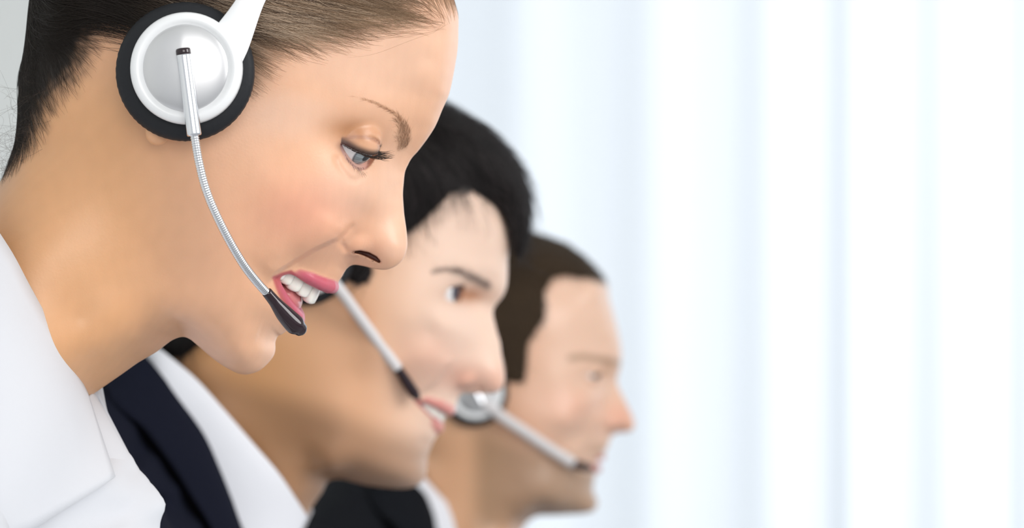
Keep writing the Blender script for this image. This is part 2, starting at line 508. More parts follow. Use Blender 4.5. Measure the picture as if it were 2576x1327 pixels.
MAT = {}
def skin_mat(name):
    m = attr_color(new_mat(name, rough=0.37, spec=0.5))
    b = m.node_tree.nodes['Principled BSDF']
    b.inputs['Subsurface Weight'].default_value = 0.22; b.inputs['Subsurface Scale'].default_value = 0.0045
    b.inputs['Subsurface Radius'].default_value = (1.0, 0.38, 0.2)
    noise_bump(m, 900, 0.10, 0.0006, 4)
    return m
MAT['skin'] = skin_mat('skin')
MAT['eye'] = attr_color(new_mat('eye_surface', rough=0.06, spec=0.6))
def hair_mat(name, rough=0.42):
    m = attr_color(new_mat(name, rough=rough, spec=0.5)); return m
MAT['hair'] = hair_mat('hair_strand')
MAT['tooth'] = new_mat('tooth_enamel', (0.90, 0.87, 0.80), 0.18, Subsurface_Weight=0.15, Subsurface_Scale=0.002)
MAT['gum'] = noise_bump(new_mat('gum', (0.62, 0.20, 0.20), 0.25), 300, 0.2)

# ------------------------------------------------------------------ the woman nearest the camera
S1 = Space(D1)
W_OUT = [(1141,0,45),(1152,38,45),(1153,75,45),(1152,113,42),(1146,158,40),(1139,196,38),(1128,241,35),(1113,275,30),
 (1097,313,25),(1079,343,20),(1060,369,13),(1048,384,9),(1037,396,8),(1026,415,6.5),(1018,437,6),(1015,467,5.5),(1014,500,5.5),
 (1016,530,5.5),(1020,561,6),(1024,593,7),(1025,612,7),(1021,636,7),(1014,651,7),(1001,665,6.5),(985,674,6),(970,678,5),
 (950,677,4),(930,673,3.5),(910,668,3.5),(892,666,4),(878,671,6),(868,682,8),(860,696,10),(850,709,12),(815,745,14),
 (775,783,16),(742,814,17),(726,828,16),(711,839,15),(701,849,13),(696,860,12),(694,873,12),(688,895,13),(673,914,14),(653,931,15),
 (633,939,16),(613,941,18),(593,936,20),(577,928,22),(560,918,22),(520,888,22),(490,862,20),(475,851,18),(460,847,16),(440,852,20),
 (400,880,25),(350,910,28),(300,945,30),(235,990,30),(150,1050,32),(60,1115,35),(-40,1190,35),
 (-120,1200,30),(-190,1120,30),(-230,1000,35),(-230,880,38),(-190,750,38),(-130,640,38),(-60,540,38),(3,455,38),(42,370,38),
 (52,290,40),(58,210,45),(78,120,50),(92,0,55),(110,-80,60),(160,-190,60),(220,-290,60),(310,-380,60),(440,-450,60),(600,-490,60),
 (760,-490,60),(900,-450,60),(1010,-370,60),(1080,-250,55),(1120,-120,50)]
W_SK = [
 (400,-150,73),(600,-200,70),(800,-200,64),(950,-150,52),(1050,-100,36),(250,-100,66),(250,50,62),(600,-350,52),(800,-350,45),(400,-300,58),
 (420,60,70),(600,0,70),(800,0,65),(950,0,54),(1050,40,40),(1110,80,24),(700,120,66),(800,130,61),(900,130,54),(1000,140,41),(1080,150,28),
 (820,220,57),(900,220,50),(980,220,38),(1050,240,25),(1095,240,17),(960,272,39),(1010,310,25),(1050,320,15),
 (740,250,62),(640,200,65),(500,180,67),(380,200,65),
]
W_OR = [ (830,350,49),(860,300,49),(905,300,44),(945,310,36),(985,335,25),(1015,360,17),(840,400,47.5),(888,352,37),(965,385,20),(990,400,13),(1012,405,9),
 (860,440,44),(900,450,36),(935,440,27),(965,440,18.5),(990,450,11.5),
]
W_CH = [ (640,330,64),(720,380,60),(780,440,54),(700,480,60),(600,450,63),(800,520,48),(850,500,43),(900,500,33),(935,500,24),(965,500,15.5),(990,510,9.5),
 (860,545,37),(835,590,36),(890,550,27),(915,540,20),(950,550,13.5),(985,560,9.5),(940,600,13),(985,610,10),(1000,620,9),(960,640,9.5),(920,620,12.5),
 (895,590,15.5),(880,620,14.5),(870,640,14),(905,650,7.5),(940,660,6.5),
 (770,620,38),(700,640,43),(740,560,50),(650,560,56),
]
W_MO = [ (860,660,13),(845,680,11.5),(815,660,20),(790,690,18.5),(750,665,27),(720,690,29),(690,700,32),(760,730,20),(720,740,25),(660,720,38),(800,720,14),
 (740,780,14),(710,770,22),(680,780,28),(640,760,38),
]
W_JA = [ (685,850,14),(660,880,17),(640,910,14),(610,900,22),(640,840,27),(600,850,31),(560,880,25),(560,800,41),(500,740,48),(560,680,52),(480,620,56),(540,560,60),
 (430,520,57),(350,500,56),(400,420,61),(480,420,64),(500,830,32),(460,800,38),(420,700,47),(380,620,50),
]
W_NE = [ (340,620,51),(300,720,50),(380,780,41),(420,830,26),(340,850,35),(260,880,42),(200,800,52),(240,650,54),(280,520,54),(300,400,56),(300,300,60),
 (200,400,52),(150,520,53),(100,650,57),(60,800,60),(100,950,54),(0,950,62),(-100,800,55),(-50,680,50),(0,560,42),(100,380,40),(170,270,52),(160,150,48),
 (-60,1050,60),(-150,950,48),(40,1060,44)]

W_IN = W_SK + W_OR + W_CH + W_MO + W_JA + W_NE
eye1 = Eye(S1, 884, 351, 30.5, 11.0, (0.865, -0.50, 0), (0.36, -0.93, 0), (-0.36, -0.12, 0.925), lid=1.5)

LAM1 = 0.3
im1 = Implicit(outline_mm(S1, W_OUT), S1.pts(W_IN), h=0.8, lam=LAM1)
pxm = lambda sp, im, w=30.0: (CX + im.UU * FPX / (sp.D - w), CY - im.VV * FPX / (sp.D - w))

def fold(im, sp, line, amp, far, near, w=28.0, wsoft=0.0, bulge_side=1):
    """a skin fold: the surface swells on one side of a line and drops sharply to the other"""
    X, Y = pxm(sp, im, w); k = FPX / sp.D
    d, s, t = line_d(X, Y, line); d = d / k
    env = smoothstep(0, 0.18, t) * (1 - smoothstep(0.8, 1.0, t))
    sd = d * s * bulge_side
    fe = far * (0.45 + 0.55 * env)
    dz = amp * env * np.where(sd > 0, np.exp(-(sd / fe) ** 2) * smoothstep(-near, near, sd), np.exp(-(sd / near) ** 2) * smoothstep(-near, near, sd))
    bl = dz
    for _ in range(10):
        q = np.pad(bl, 1, mode='edge'); bl = (q[:-2, 1:-1] + q[2:, 1:-1] + q[1:-1, :-2] + q[1:-1, 2:] + q[1:-1, 1:-1]) / 5
    k_ = smoothstep(2.5, 6.0, sd); im.G += dz * (1 - k_) + bl * k_

def groove(im, sp, line, amp, width, w=30.0, e0=0.12, e1=0.88):
    X, Y = pxm(sp, im, w); k = FPX / sp.D
    d, s, t = line_d(X, Y, line)
    env = smoothstep(0, e0, t) * (1 - smoothstep(e1, 1.0, t))
    im.G += amp * env * np.exp(-(d / k / width) ** 2)

# smile fold from the nose wing to the mouth corner, crease above the lid, soft pouch below the eye
fold(im1, S1, [(893,548),(872,578),(852,600),(818,617),(792,629),(746,656),(702,684),(668,720)], 5.2, 8.5, 0.8, 26, bulge_side=1)
groove(im1, S1, [(897,556),(876,578),(862,597),(859,612),(869,626),(888,633)], -2.0, 1.3, 18, 0.25, 0.8)
groove(im1, S1, [(845,388),(852,412),(864,432),(880,450),(894,454),(908,444),(925,430)], -1.1, 1.3, 38)
groove(im1, S1, [(700,842),(690,848),(672,846),(650,838)], -1.2, 4.0, 15)
eye1.add_to(im1)

# upper-lid crease: the brow skin overhangs the lid a little
w_crease = S1.pts([(858,348,45),(875,343,46),(895,341,45.3),(918,342,43),(938,347,39),(952,357,33.5),(957,370,28)])
def crease_f(f, q): return smax(f, -chain_sd(q, w_crease, [0.3, 0.55, 0.6, 0.6, 0.6, 0.55, 0.3]), 1.0)
im1.add(crease_f, w_crease.min(0) - 4, w_crease.max(0) + 4)

# nose wing and nostril
w_ala = S1.P(888, 607, 9.5)
def ala_f(f, q):
    v = (q - w_ala) / np.array([6.8, 5.6, 6.8]); d = (np.linalg.norm(v, axis=1) - 1) * 5.8
    return smin(f, d, 3.0)
im1.add(ala_f, w_ala - 14, w_ala + 14)
w_nos = S1.pts([(887,633,12),(905,634,12),(925,640,12),(942,649,12),(952,657,12)]); r_nos = [0.3, 0.75, 1.05, 1.05, 0.6]
def nostril_f(f, q):
    v = q.copy(); v[:, 2] = 12.0
    return smax(f, -np.maximum(chain_sd(v, w_nos, r_nos), 0.8 - q[:, 2]), 0.7)
im1.add(nostril_f, w_nos.min(0) - np.array([5, 5, 12]), w_nos.max(0) + np.array([5, 5, 12]))

# open smiling mouth: opening, then lips
w_open = S1.pts([(693,699,28),(712,690,26),(734,684,23),(772,711,15),(805,727,8),(824,738,0),(900,790,0),(830,840,0),(760,800,0),(738,780,8),(714,750,18),(700,720,25)])
def open_f(f, q):
    sd = poly_sd(q[:, 0], q[:, 1], w_open); return smax(f, -sd, 1.2)
im1.add(open_f, np.r_[w_open[:, :2].min(0) - 4, -1], np.r_[w_open[:, :2].max(0) + 4, 60])
w_ulip = S1.pts([(699,690,28.5),(722,679,26.5),(748,681,24),(780,698,19),(808,712,12.5),(829,719,6),(836,721,0)]); r_ulip = [0.9, 1.3, 1.8, 2.35, 2.75, 2.9, 2.9]
w_llip = S1.pts([(697,702,28.0),(702,724,25.5),(714,752,20),(731,778,12),(744,796,5),(748,802,0)]); r_llip = [1.0, 1.7, 2.4, 3.0, 3.3, 3.3]
def lips_f(f, q):
    f = smin(f, chain_sd(q, w_ulip, r_ulip), 1.8)
    return smin(f, chain_sd(q, w_llip, r_llip), 2.2)
im1.add(lips_f, np.minimum(w_ulip.min(0), w_llip.min(0)) - 8, np.maximum(w_ulip.max(0), w_llip.max(0)) + 8)
# ear lobe that shows below the ear cushion
w_ear = S1.pts([(440,70,76),(420,160,79),(402,270,78),(396,336,73)])
def ear_f(f, q): return smin(f, chain_sd(q, w_ear, [5, 5.5, 5, 4.8]), 3.5)
im1.add(ear_f, w_ear.min(0) - 12, w_ear.max(0) + 12)

W_HAIR = [(1158,20),(1110,52),(1050,66),(980,72),(900,112),(830,135),(770,140),(715,165),(690,205),(650,240),(590,250),(480,215),(400,110),(348,48),
 (290,70),(245,100),(222,150),(190,205),(155,245),(115,290),(92,335),(70,370),(0,430),(-300,420),(-300,-800),(1500,-800),(1500,0)]

def mixc(a, b, m): return a * (1 - m[:, None]) + np.asarray(b)[None, :] * m[:, None]

def vnoise(p, scale, seed=0):
    """cheap smooth value noise"""
    q = p * scale + seed * 17.31
    r = np.zeros(len(q))
    for i, (a, b, c) in enumerate(((1, .7, .3), (-.6, 1.1, .5), (.4, -.9, 1.2), (1.3, .2, -1.0))):
        r += np.sin(q @ np.array([a, b, c]) * (1 + .37 * i) + i * 1.7 + 1.3 * np.sin(q @ np.array([b, c, a]) * 0.71))
    return r / 4

def paint_woman(p):
    X, Y = S1.pix(p)
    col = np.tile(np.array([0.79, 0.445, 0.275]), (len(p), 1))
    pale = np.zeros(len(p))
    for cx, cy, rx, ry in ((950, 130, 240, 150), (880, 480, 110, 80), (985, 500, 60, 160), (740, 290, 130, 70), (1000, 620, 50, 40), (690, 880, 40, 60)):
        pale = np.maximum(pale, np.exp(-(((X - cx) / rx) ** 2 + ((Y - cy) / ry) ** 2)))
    col = mixc(col, (0.79, 0.515, 0.375), 0.7 * smoothstep(0.0, 1.0, pale))  # highlights painted as paler skin on forehead, cheek, nose and chin
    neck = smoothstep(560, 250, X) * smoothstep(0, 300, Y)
    col = mixc(col, (0.69, 0.365, 0.17), 0.8 * neck)  # warm, darker light on the neck painted into the skin colour
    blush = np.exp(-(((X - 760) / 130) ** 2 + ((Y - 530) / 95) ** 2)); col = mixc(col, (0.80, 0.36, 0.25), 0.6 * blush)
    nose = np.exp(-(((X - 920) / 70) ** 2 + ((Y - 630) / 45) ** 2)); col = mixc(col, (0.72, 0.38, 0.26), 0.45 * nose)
    col *= (1 + 0.025 * vnoise(p, 0.35))[:, None]
    # eye shadow, liner
    sh = np.exp(-(((X - 890) / 72) ** 2 + ((Y - 330 - 0.12 * (X - 890)) / 32) ** 2)) * smoothstep(1000, 940, X)
    col = mixc(col, (0.48, 0.22, 0.10), 0.92 * sh)
    crease_d, _, ct = line_d(X, Y, [(862,349),(890,344),(918,345),(938,350),(951,358),(955,370)])
    col = mixc(col, (0.30, 0.13, 0.09), 0.55 * np.exp(-(crease_d / 4.5) ** 2))
    v = p * np.array([1, 1, 1.0]); v[:, 2] = np.abs(v[:, 2]); v = v - eye1.c
    near = np.linalg.norm(v, axis=1) < eye1.r + 3
    du = np.abs(v @ eye1.nU); dl = np.abs(v @ eye1.nL)
    col = mixc(col, (0.035, 0.022, 0.02), np.where(near & (v @ eye1.nL < 0.5), np.exp(-(du / 2.7) ** 4) * 0.96, 0))
    corner = np.exp(-(((X - 868) / 20) ** 2 + ((Y - 366) / 13) ** 2)); col = mixc(col, (0.13, 0.065, 0.055), 0.85 * corner)
    col = mixc(col, (0.66, 0.36, 0.32), np.where(near & (v @ eye1.nU < 0.3), np.exp(-(dl / 0.9) ** 2) * 0.7, 0))
    # brow
    brow = poly_sd(X, Y, [(1004,292),(1018,306),(1030,333),(1032,352),(1020,371),(1004,378),(1000,350),(1003,322),(994,302)])
    col = mixc(col, (0.27, 0.14, 0.07), 0.62 * smoothstep(9, -9, brow))
    bd, _, bt = line_d(X, Y, [(882,242),(915,249),(945,259),(970,271),(992,284),(1008,300)])
    col = mixc(col, (0.42, 0.20, 0.10), 0.75 * smoothstep(2.0 + 6 * bt.clip(0, 1), 0.0, bd) * smoothstep(0, 0.3, bt))
    # lips and the inside of the mouth
    q = p.copy()
    inn = poly_sd(p[:, 0], p[:, 1], w_open)
    col = mixc(col, (0.50, 0.11, 0.11), smoothstep(1.4, 0.3, inn))
    dl1 = chain_sd(q, w_ulip, r_ulip); dl2 = chain_sd(q, w_llip, r_llip)
    lip = np.maximum(smoothstep(1.0, -0.1, dl1) * smoothstep(697, 730, X), smoothstep(0.9, -0.1, dl2) * smoothstep(700, 722, Y))
    col = mixc(col, (0.54, 0.105, 0.155), lip)
    nd = chain_sd(np.c_[p[:, :2], np.full(len(p), 12.0)], w_nos, r_nos)
    col = mixc(col, (0.20, 0.05, 0.03), smoothstep(0.35, -0.2, nd) * (np.abs(p[:, 2]) < 13))  # dark red nostril lining, with shade of the hollow painted in
    # scalp under the hair
    sd = poly_sd(X, Y, W_HAIR) + 14 * vnoise(p, 0.5, 2)
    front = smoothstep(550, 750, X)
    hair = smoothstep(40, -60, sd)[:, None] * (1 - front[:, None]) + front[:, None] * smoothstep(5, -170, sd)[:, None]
    ft = smoothstep(280, 760, X)[:, None]; tone = ft * np.array([[0.30, 0.175, 0.10]]) + (1 - ft) * np.array([[0.016, 0.010, 0.007]])  # scalp darkens towards the back, shade put into its colour
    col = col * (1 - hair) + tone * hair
    return col

woman = empty('person', S1.world(S1.P(-150, 2300, 0)), 'woman in white open-collar blouse, smiling, wearing the nearest telephone headset', 'person', 'call centre workers in a row')
OW1 = np.array(woman.location)
pv, pq = im1.mesh()
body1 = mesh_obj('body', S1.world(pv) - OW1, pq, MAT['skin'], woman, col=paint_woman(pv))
for sd_ in (1, -1): eye1.build(S1, woman, (0.33, 0.38, 0.40), sd_, look=(0.56, -0.70, 0.44))
MAT['hair_matte'] = attr_color(new_mat('hair_matte', rough=0.42, spec=0.3))
# ------------------------------------------------------------------ woman's hair: sleek, pulled back into a bun behind the frame's edge
RNG = np.random.RandomState(11)
def flow_strands(im, roots, target, n_pts, length, height, lift_in=0.25, jitter=0.0, rng=RNG, stop=24.0):
    """march strands over the surface towards target (mm)"""
    n = len(roots); p = roots.copy(); out = np.empty((n, n_pts, 3))
    tgt = np.asarray(target, float) if np.ndim(target) == 2 else np.tile(np.asarray(target, float), (n, 1))
    base, N = im.base_frame(p); step = (length / (n_pts - 1))[:, None]
    jit = rng.normal(0, jitter, (n, 3)) if jitter else 0
    for k in range(n_pts):
        t = k / (n_pts - 1)
        hh = height * min(1, t / lift_in) - 0.3 * (t == 0)
        out[:, k] = base + N * np.asarray(hh)[:, None] if np.ndim(hh) else base + N * hh
        d = tgt - base; L = np.linalg.norm(d, axis=1)[:, None]
        d = d / (L + 1e-6) + jit
        d -= (d * N).sum(1)[:, None] * N; d /= np.linalg.norm(d, axis=1)[:, None] + 1e-6
        near = np.clip((L - stop) / 15, 0, 1)
        base, N = im.base_frame(base + d * step * near, 1)
    return out

def seeds(pv, sel, n, rng=RNG, weight=None):
    idx = np.nonzero(sel)[0]; w = None if weight is None else weight[idx] / weight[idx].sum()
    pick = rng.choice(idx, n, replace=len(idx) < 2 * n, p=w)
    return pv[pick] + rng.uniform(-0.5, 0.5, (n, 3))

def woman_hair():
    X, Y = S1.pix(pv); sd = poly_sd(X, Y, W_HAIR)
    bun = S1.P(60, -215, 0)
    edge = sd + 16 * vnoise(pv, 0.8, 5) + 8 * vnoise(pv, 2.7, 6)
    ok = (edge < 0) & (np.linalg.norm(pv - bun, axis=1) > 38)
    st, rad, colr = [], [], []
    def emit(roots, height, lmin, lmax, r0, npts=22, jitter=0.012, pale=0.0):
        n = len(roots); dist = np.linalg.norm(roots - bun, axis=1)
        L = np.minimum(dist * 1.12, RNG.uniform(lmin, lmax, n))
        s = flow_strands(im1, roots, bun + RNG.normal(0, 14, (n, 3)), npts, L, height, jitter=jitter)
        Xr, Yr = S1.pix(roots)
        ang = np.arctan2(roots[:, 1] - bun[1], roots[:, 0] - bun[0]); lat = roots[:, 2] / 30
        q = np.stack([ang * 46, lat * 2.5, np.zeros(n)], -1)
        st_ = vnoise(q, 1.0, 3) + 0.8 * vnoise(q * 3.1, 1.0, 4) + RNG.normal(0, 0.16, n)
        front = smoothstep(420, 700, Xr)
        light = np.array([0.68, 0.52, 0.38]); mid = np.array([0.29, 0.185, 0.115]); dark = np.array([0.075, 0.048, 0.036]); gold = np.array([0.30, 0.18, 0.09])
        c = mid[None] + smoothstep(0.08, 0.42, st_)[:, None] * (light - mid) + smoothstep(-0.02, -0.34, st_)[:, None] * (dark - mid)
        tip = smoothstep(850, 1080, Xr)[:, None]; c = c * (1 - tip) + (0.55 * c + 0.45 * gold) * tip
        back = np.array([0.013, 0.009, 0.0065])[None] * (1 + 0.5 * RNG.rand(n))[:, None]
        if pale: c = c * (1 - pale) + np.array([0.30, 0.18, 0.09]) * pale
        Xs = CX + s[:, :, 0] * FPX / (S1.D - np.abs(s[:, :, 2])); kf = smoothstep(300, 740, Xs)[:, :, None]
        c = back[:, None, :] * (1 - kf) + c[:, None, :] * kf  # strands blend to near black at the back, painted shade
        t = np.linspace(0, 1, npts); prof = r0 * np.interp(t, [0, .06, .22, .75, 1], [.12, .5, 1, .9, .25])
        st.append(s); rad.append(np.tile(prof, (n, 1)) * RNG.uniform(.7, 1.2, (n, 1))); colr.append(c)
    wgt = np.clip(-edge / 110, 0.02, 1) ** 1.3
    deep = ok & (edge < -10)
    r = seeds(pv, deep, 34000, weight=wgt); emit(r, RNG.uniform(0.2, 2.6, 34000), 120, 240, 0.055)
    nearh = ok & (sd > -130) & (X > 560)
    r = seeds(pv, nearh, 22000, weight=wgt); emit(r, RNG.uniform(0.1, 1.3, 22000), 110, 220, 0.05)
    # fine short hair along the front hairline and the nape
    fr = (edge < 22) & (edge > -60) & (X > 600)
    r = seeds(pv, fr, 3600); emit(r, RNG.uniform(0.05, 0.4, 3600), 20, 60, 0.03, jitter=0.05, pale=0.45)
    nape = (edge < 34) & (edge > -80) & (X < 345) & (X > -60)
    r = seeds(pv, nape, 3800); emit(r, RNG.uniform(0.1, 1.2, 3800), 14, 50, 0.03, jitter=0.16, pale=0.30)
    S = np.concatenate(st); R = np.concatenate(rad); C = np.concatenate(colr)
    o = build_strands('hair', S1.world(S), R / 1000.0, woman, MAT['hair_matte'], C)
    # a few loose curls behind the nape
    m = 110; a = seeds(pv, nape & (X < 130), m); k = 22; t = np.linspace(0, 1, k)[None, :, None]
    dirn = np.stack([RNG.uniform(-1, -.1, m), RNG.uniform(-.5, .7, m), RNG.normal(0, .4, m)], -1)
    curl = RNG.uniform(3, 9, (m, 1, 1)) * np.sin(t * RNG.uniform(3, 8, (m, 1, 1)) + RNG.uniform(0, 6, (m, 1, 1))) * RNG.normal(0, 1, (m, 1, 3)) * t
    s2 = a[:, None, :] + dirn[:, None, :] * t * RNG.uniform(8, 30, (m, 1, 1)) + curl
    build_strands('loose_hair', S1.world(s2), np.tile(np.linspace(0.04, 0.018, k) / 1000, (m, 1)), woman, MAT['hair'], np.tile([0.09, 0.06, 0.045], (m, 1)))
    # bun: wound tress on a dark core
    th = np.linspace(0, 2 * np.pi, 25)[:-1]; V, F = [], []
    nu, nv = 20, 24
    for i in range(nu + 1):
        la = np.pi * i / nu
        for j in range(nv):
            lo = 2 * np.pi * j / nv; rr = 27 + 1.2 * np.sin(9 * la + 2 * lo)
            V.append(bun + np.array([rr * np.sin(la) * np.cos(lo), rr * np.cos(la) * 1.0, rr * np.sin(la) * np.sin(lo) * 1.1]))
    for i in range(nu):
        for j in range(nv): F.append((i * nv + j, i * nv + (j + 1) % nv, (i + 1) * nv + (j + 1) % nv, (i + 1) * nv + j))
    mesh_obj('hair_bun', S1.world(np.array(V)) - OW1, F, MAT['dark_hair'], woman)
MAT['dark_hair'] = noise_bump(new_mat('dark_hair_mass', (0.013, 0.009, 0.0065), 0.5, spec=0.2), 400, 0.6)
woman_hair()

def lash_set():
    L, R = [], []
    k = 9; t = np.linspace(0, 1, k)[:, None]
    for side in (1, -1):
        for u in np.linspace(0.10, 1.28, 120):
            a = eye1.margin('U', [u + RNG.normal(0, .008)])[0]; n = unit(a - eye1.c)
            ln = np.interp(u, [0.1, 0.5, 0.95, 1.3], [4.0, 6.0, 7.5, 6.0]) * RNG.uniform(.75, 1.1)
            out_ = unit(n * 0.75 + np.array([0.75, -0.25, 0.30]) + RNG.normal(0, .12, 3))
            up = np.array([0.15, 0.9, 0.15])
            L.append((a + n * 0.1 + out_ * ln * t + up * ln * 0.40 * t ** 2.2 - up * ln * 0.10 * t) * np.array([1, 1, side])); R.append(np.linspace(.085, .02, k))
        for u in np.linspace(0.30, 1.05, 34):
            a = eye1.margin('L', [u + RNG.normal(0, .01)])[0]; n = unit(a - eye1.c)
            ln = np.interp(u, [0.3, 0.9, 1.05], [2.0, 4.8, 4.2]) * RNG.uniform(.7, 1.1)
            out_ = unit(n * 0.8 + np.array([0.25, -0.75, 0.35]) + RNG.normal(0, .18, 3))
            L.append((a + out_ * ln * t + np.array([0.5, 0.1, 0]) * ln * .25 * t ** 2) * np.array([1, 1, side])); R.append(np.linspace(.05, .015, k))
    build_strands('eyelashes', S1.world(np.array(L)), np.array(R) / 1000, woman, MAT['hair'], np.tile([0.012, 0.009, 0.009], (len(L), 1)))
lash_set()
tube('hairpin', S1.world(S1.pts([(67,117,1),(70,116,1.5),(80,112,4),(110,100,14)])), np.array([0.9,0.95,0.7,0.6]) / 1000, MAT['dark_hair'], woman, n=10)

def brow_hairs(sp, im, pvx, parent, poly, line, mat, n, flow, ln, rad, col, seed=3):
    rng = np.random.RandomState(seed)
    X, Y = sp.pix(pvx); sel = poly_sd(X, Y, poly) < 2
    if line is not None:
        d, _, t = line_d(X, Y, line); sel |= (d < 0.8 + 4 * t * t)
    sel &= np.abs(pvx[:, 2]) > 3
    r = seeds(pvx, sel, n, rng); b, N = im.base_frame(r)
    k = 7; t = np.linspace(0, 1, k)[None, :, None]
    fl = (flow(b) if callable(flow) else np.tile(np.array(flow, float), (n, 1))); fl[:, 2] *= np.sign(b[:, 2])
    fl += rng.normal(0, .22, (n, 3)); fl -= (fl * N).sum(1)[:, None] * N * 0.9; fl /= np.linalg.norm(fl, axis=1)[:, None]
    l = rng.uniform(.6, 1.2, (n, 1, 1)) * ln
    s = b[:, None] + fl[:, None] * l * t + N[:, None] * (0.22 * np.sin(t * 2.2))
    build_strands('eyebrows', sp.world(s), np.tile(np.linspace(rad, rad * .3, k) / 1000, (n, 1)), parent, mat, np.array(col)[None] * rng.uniform(.7, 1.3, (n, 1)))
def brow_flow(b):
    X, Y = S1.pix(b); k = smoothstep(1010, 985, X)[:, None]
    return np.array([[-0.25, 0.85, 0.3]]) * (1 - k) + np.array([[-0.9, 0.22, 0.5]]) * k
brow_hairs(S1, im1, pv, woman, [(1004,292),(1018,306),(1030,333),(1032,352),(1020,371),(1004,378),(1000,350),(1003,322),(994,302)],
           [(890,243),(915,249),(945,259),(970,271),(992,284),(1008,300)], MAT['hair_matte'], 1000, brow_flow, 3.4, 0.021, (0.22, 0.115, 0.06))

# ------------------------------------------------------------------ teeth, gum, tongue
def tooth_mesh():
    bm = bmesh.new(); bmesh.ops.create_cube(bm, size=2.0)
    for _ in range(2): bmesh.ops.subdivide_edges(bm, edges=bm.edges[:], cuts=1, use_grid_fill=True)
    for v in bm.verts:
        x, y, z = v.co; r = math.sqrt(x * x + y * y + z * z)
        k = 1.18 / max((abs(x) ** 3 + abs(y) ** 3 + abs(z) ** 3) ** (1 / 3), 1e-6) * 0.72 * max(abs(x), abs(y), abs(z)) + 0.17
        v.co = Vector((x, y, z)) * k
        v.co.x *= 1.0 - 0.12 * (v.co.z > 0.3)          # narrower at the gum
        v.co.y -= 0.18 * v.co.z * v.co.z
    me = bpy.data.meshes.new('tooth'); bm.to_mesh(me); bm.free()
    for p in me.polygons: p.use_smooth = True
    me.materials.append(MAT['tooth']); return me
TOOTH = tooth_mesh()
def dentition(sp, parent, arch, down, out_axis, sizes, name='gum', gum_up=5.5, gum_r=3.6):
    """arch: rows of (px, py, w) tooth centres from the middle to the side; the other side is mirrored"""
    C = sp.pts(arch); dn = unit(np.r_[down, 0.0])
    off = C - dn * gum_up
    path = np.concatenate([off[::-1] * np.array([1, 1, -1]), off])
    gum = tube(name, sp.world(catmull(path, 4)), gum_r / 1000.0, MAT['gum'], parent, n=12)
    cen = C[-1].copy(); cen[2] = 0; 
    for side in (1, -1):
        for c, (wd, dp, ht) in zip(C, sizes):
            cc = c * np.array([1, 1, side]); ce = cen.copy()
            o = unit(cc - ce - ((cc - ce) @ dn) * dn)
            tang = unit(np.cross(dn, o))
            M = np.stack([tang * wd / 2, -o * dp / 2, -dn * ht / 2], -1)          # columns: width, depth, up
            Rm = Matrix(((M[0, 0], M[0, 1], M[0, 2]), (-M[2, 0], -M[2, 1], -M[2, 2]), (M[1, 0], M[1, 1], M[1, 2]))) * 0.001
            ob = bpy.data.objects.new('tooth', TOOTH); COL.objects.link(ob); ob.parent = gum
            wp = sp.world(cc) - wloc(parent)
            ob.matrix_local = Matrix.Translation(Vector(wp)) @ Rm.to_4x4()
    return gum
dentition(S1, woman, [(784,733,4.3),(765,719,11.2),(743,702,16.4),(722,690,20.0),(704,680,23.0)], (-0.45, -0.89),
          None, [(8.2,5.4,10.2),(6.6,5.2,9.0),(7.2,6.2,10.0),(6.6,6.4,8.4),(6.6,6.6,7.6)], gum_up=5.2)
def tongue(sp, parent, px, py, ru, rv, rw, ang):
    c = sp.P(px, py, 0); V, F = [], []; nu, nv = 16, 24; ca, sa = math.cos(ang), math.sin(ang)
    for i in range(nu + 1):
        la = math.pi * i / nu
        for j in range(nv):
            lo = 2 * math.pi * j / nv
            x, y, z = math.cos(la) * ru, math.sin(la) * math.cos(lo) * rv, math.sin(la) * math.sin(lo) * rw
            y += 1.2 * math.exp(-(z / 4) ** 2) * -0.6 * (y > 0)
            V.append(c + np.array([x * ca - y * sa, x * sa + y * ca, z]))
    for i in range(nu):
        for j in range(nv): F.append((i * nv + j, i * nv + (j + 1) % nv, (i + 1) * nv + (j + 1) % nv, (i + 1) * nv + j))
    return mesh_obj('tongue', sp.world(np.array(V)) - wloc(parent), F, MAT['gum'], parent)
tongue(S1, woman, 718, 733, 9.5, 5.5, 17, -0.85)

# ------------------------------------------------------------------ telephone headsets
MAT['pad'] = noise_bump(new_mat('black_foam_leatherette', (0.016, 0.017, 0.020), 0.6, spec=0.25), 500, 0.25, 0.0005)
MAT['cup'] = new_mat('white_glossy_plastic', (0.86, 0.87, 0.88), 0.22)
MAT['disc'] = new_mat('silver_satin_disc', (0.66, 0.66, 0.67), 0.36, 0.75)
MAT['chrome'] = new_mat('polished_aluminium', (0.80, 0.81, 0.84), 0.16, 1.0)
MAT['braid'] = new_mat('steel_gooseneck', (0.74, 0.75, 0.77), 0.24, 1.0)
MAT['plum'] = new_mat('dark_plum_gloss_plastic', (0.018, 0.006, 0.010), 0.10, 0.0, 0.6)
MAT['strap'] = new_mat('pale_grey_plastic', (0.72, 0.69, 0.69), 0.4)

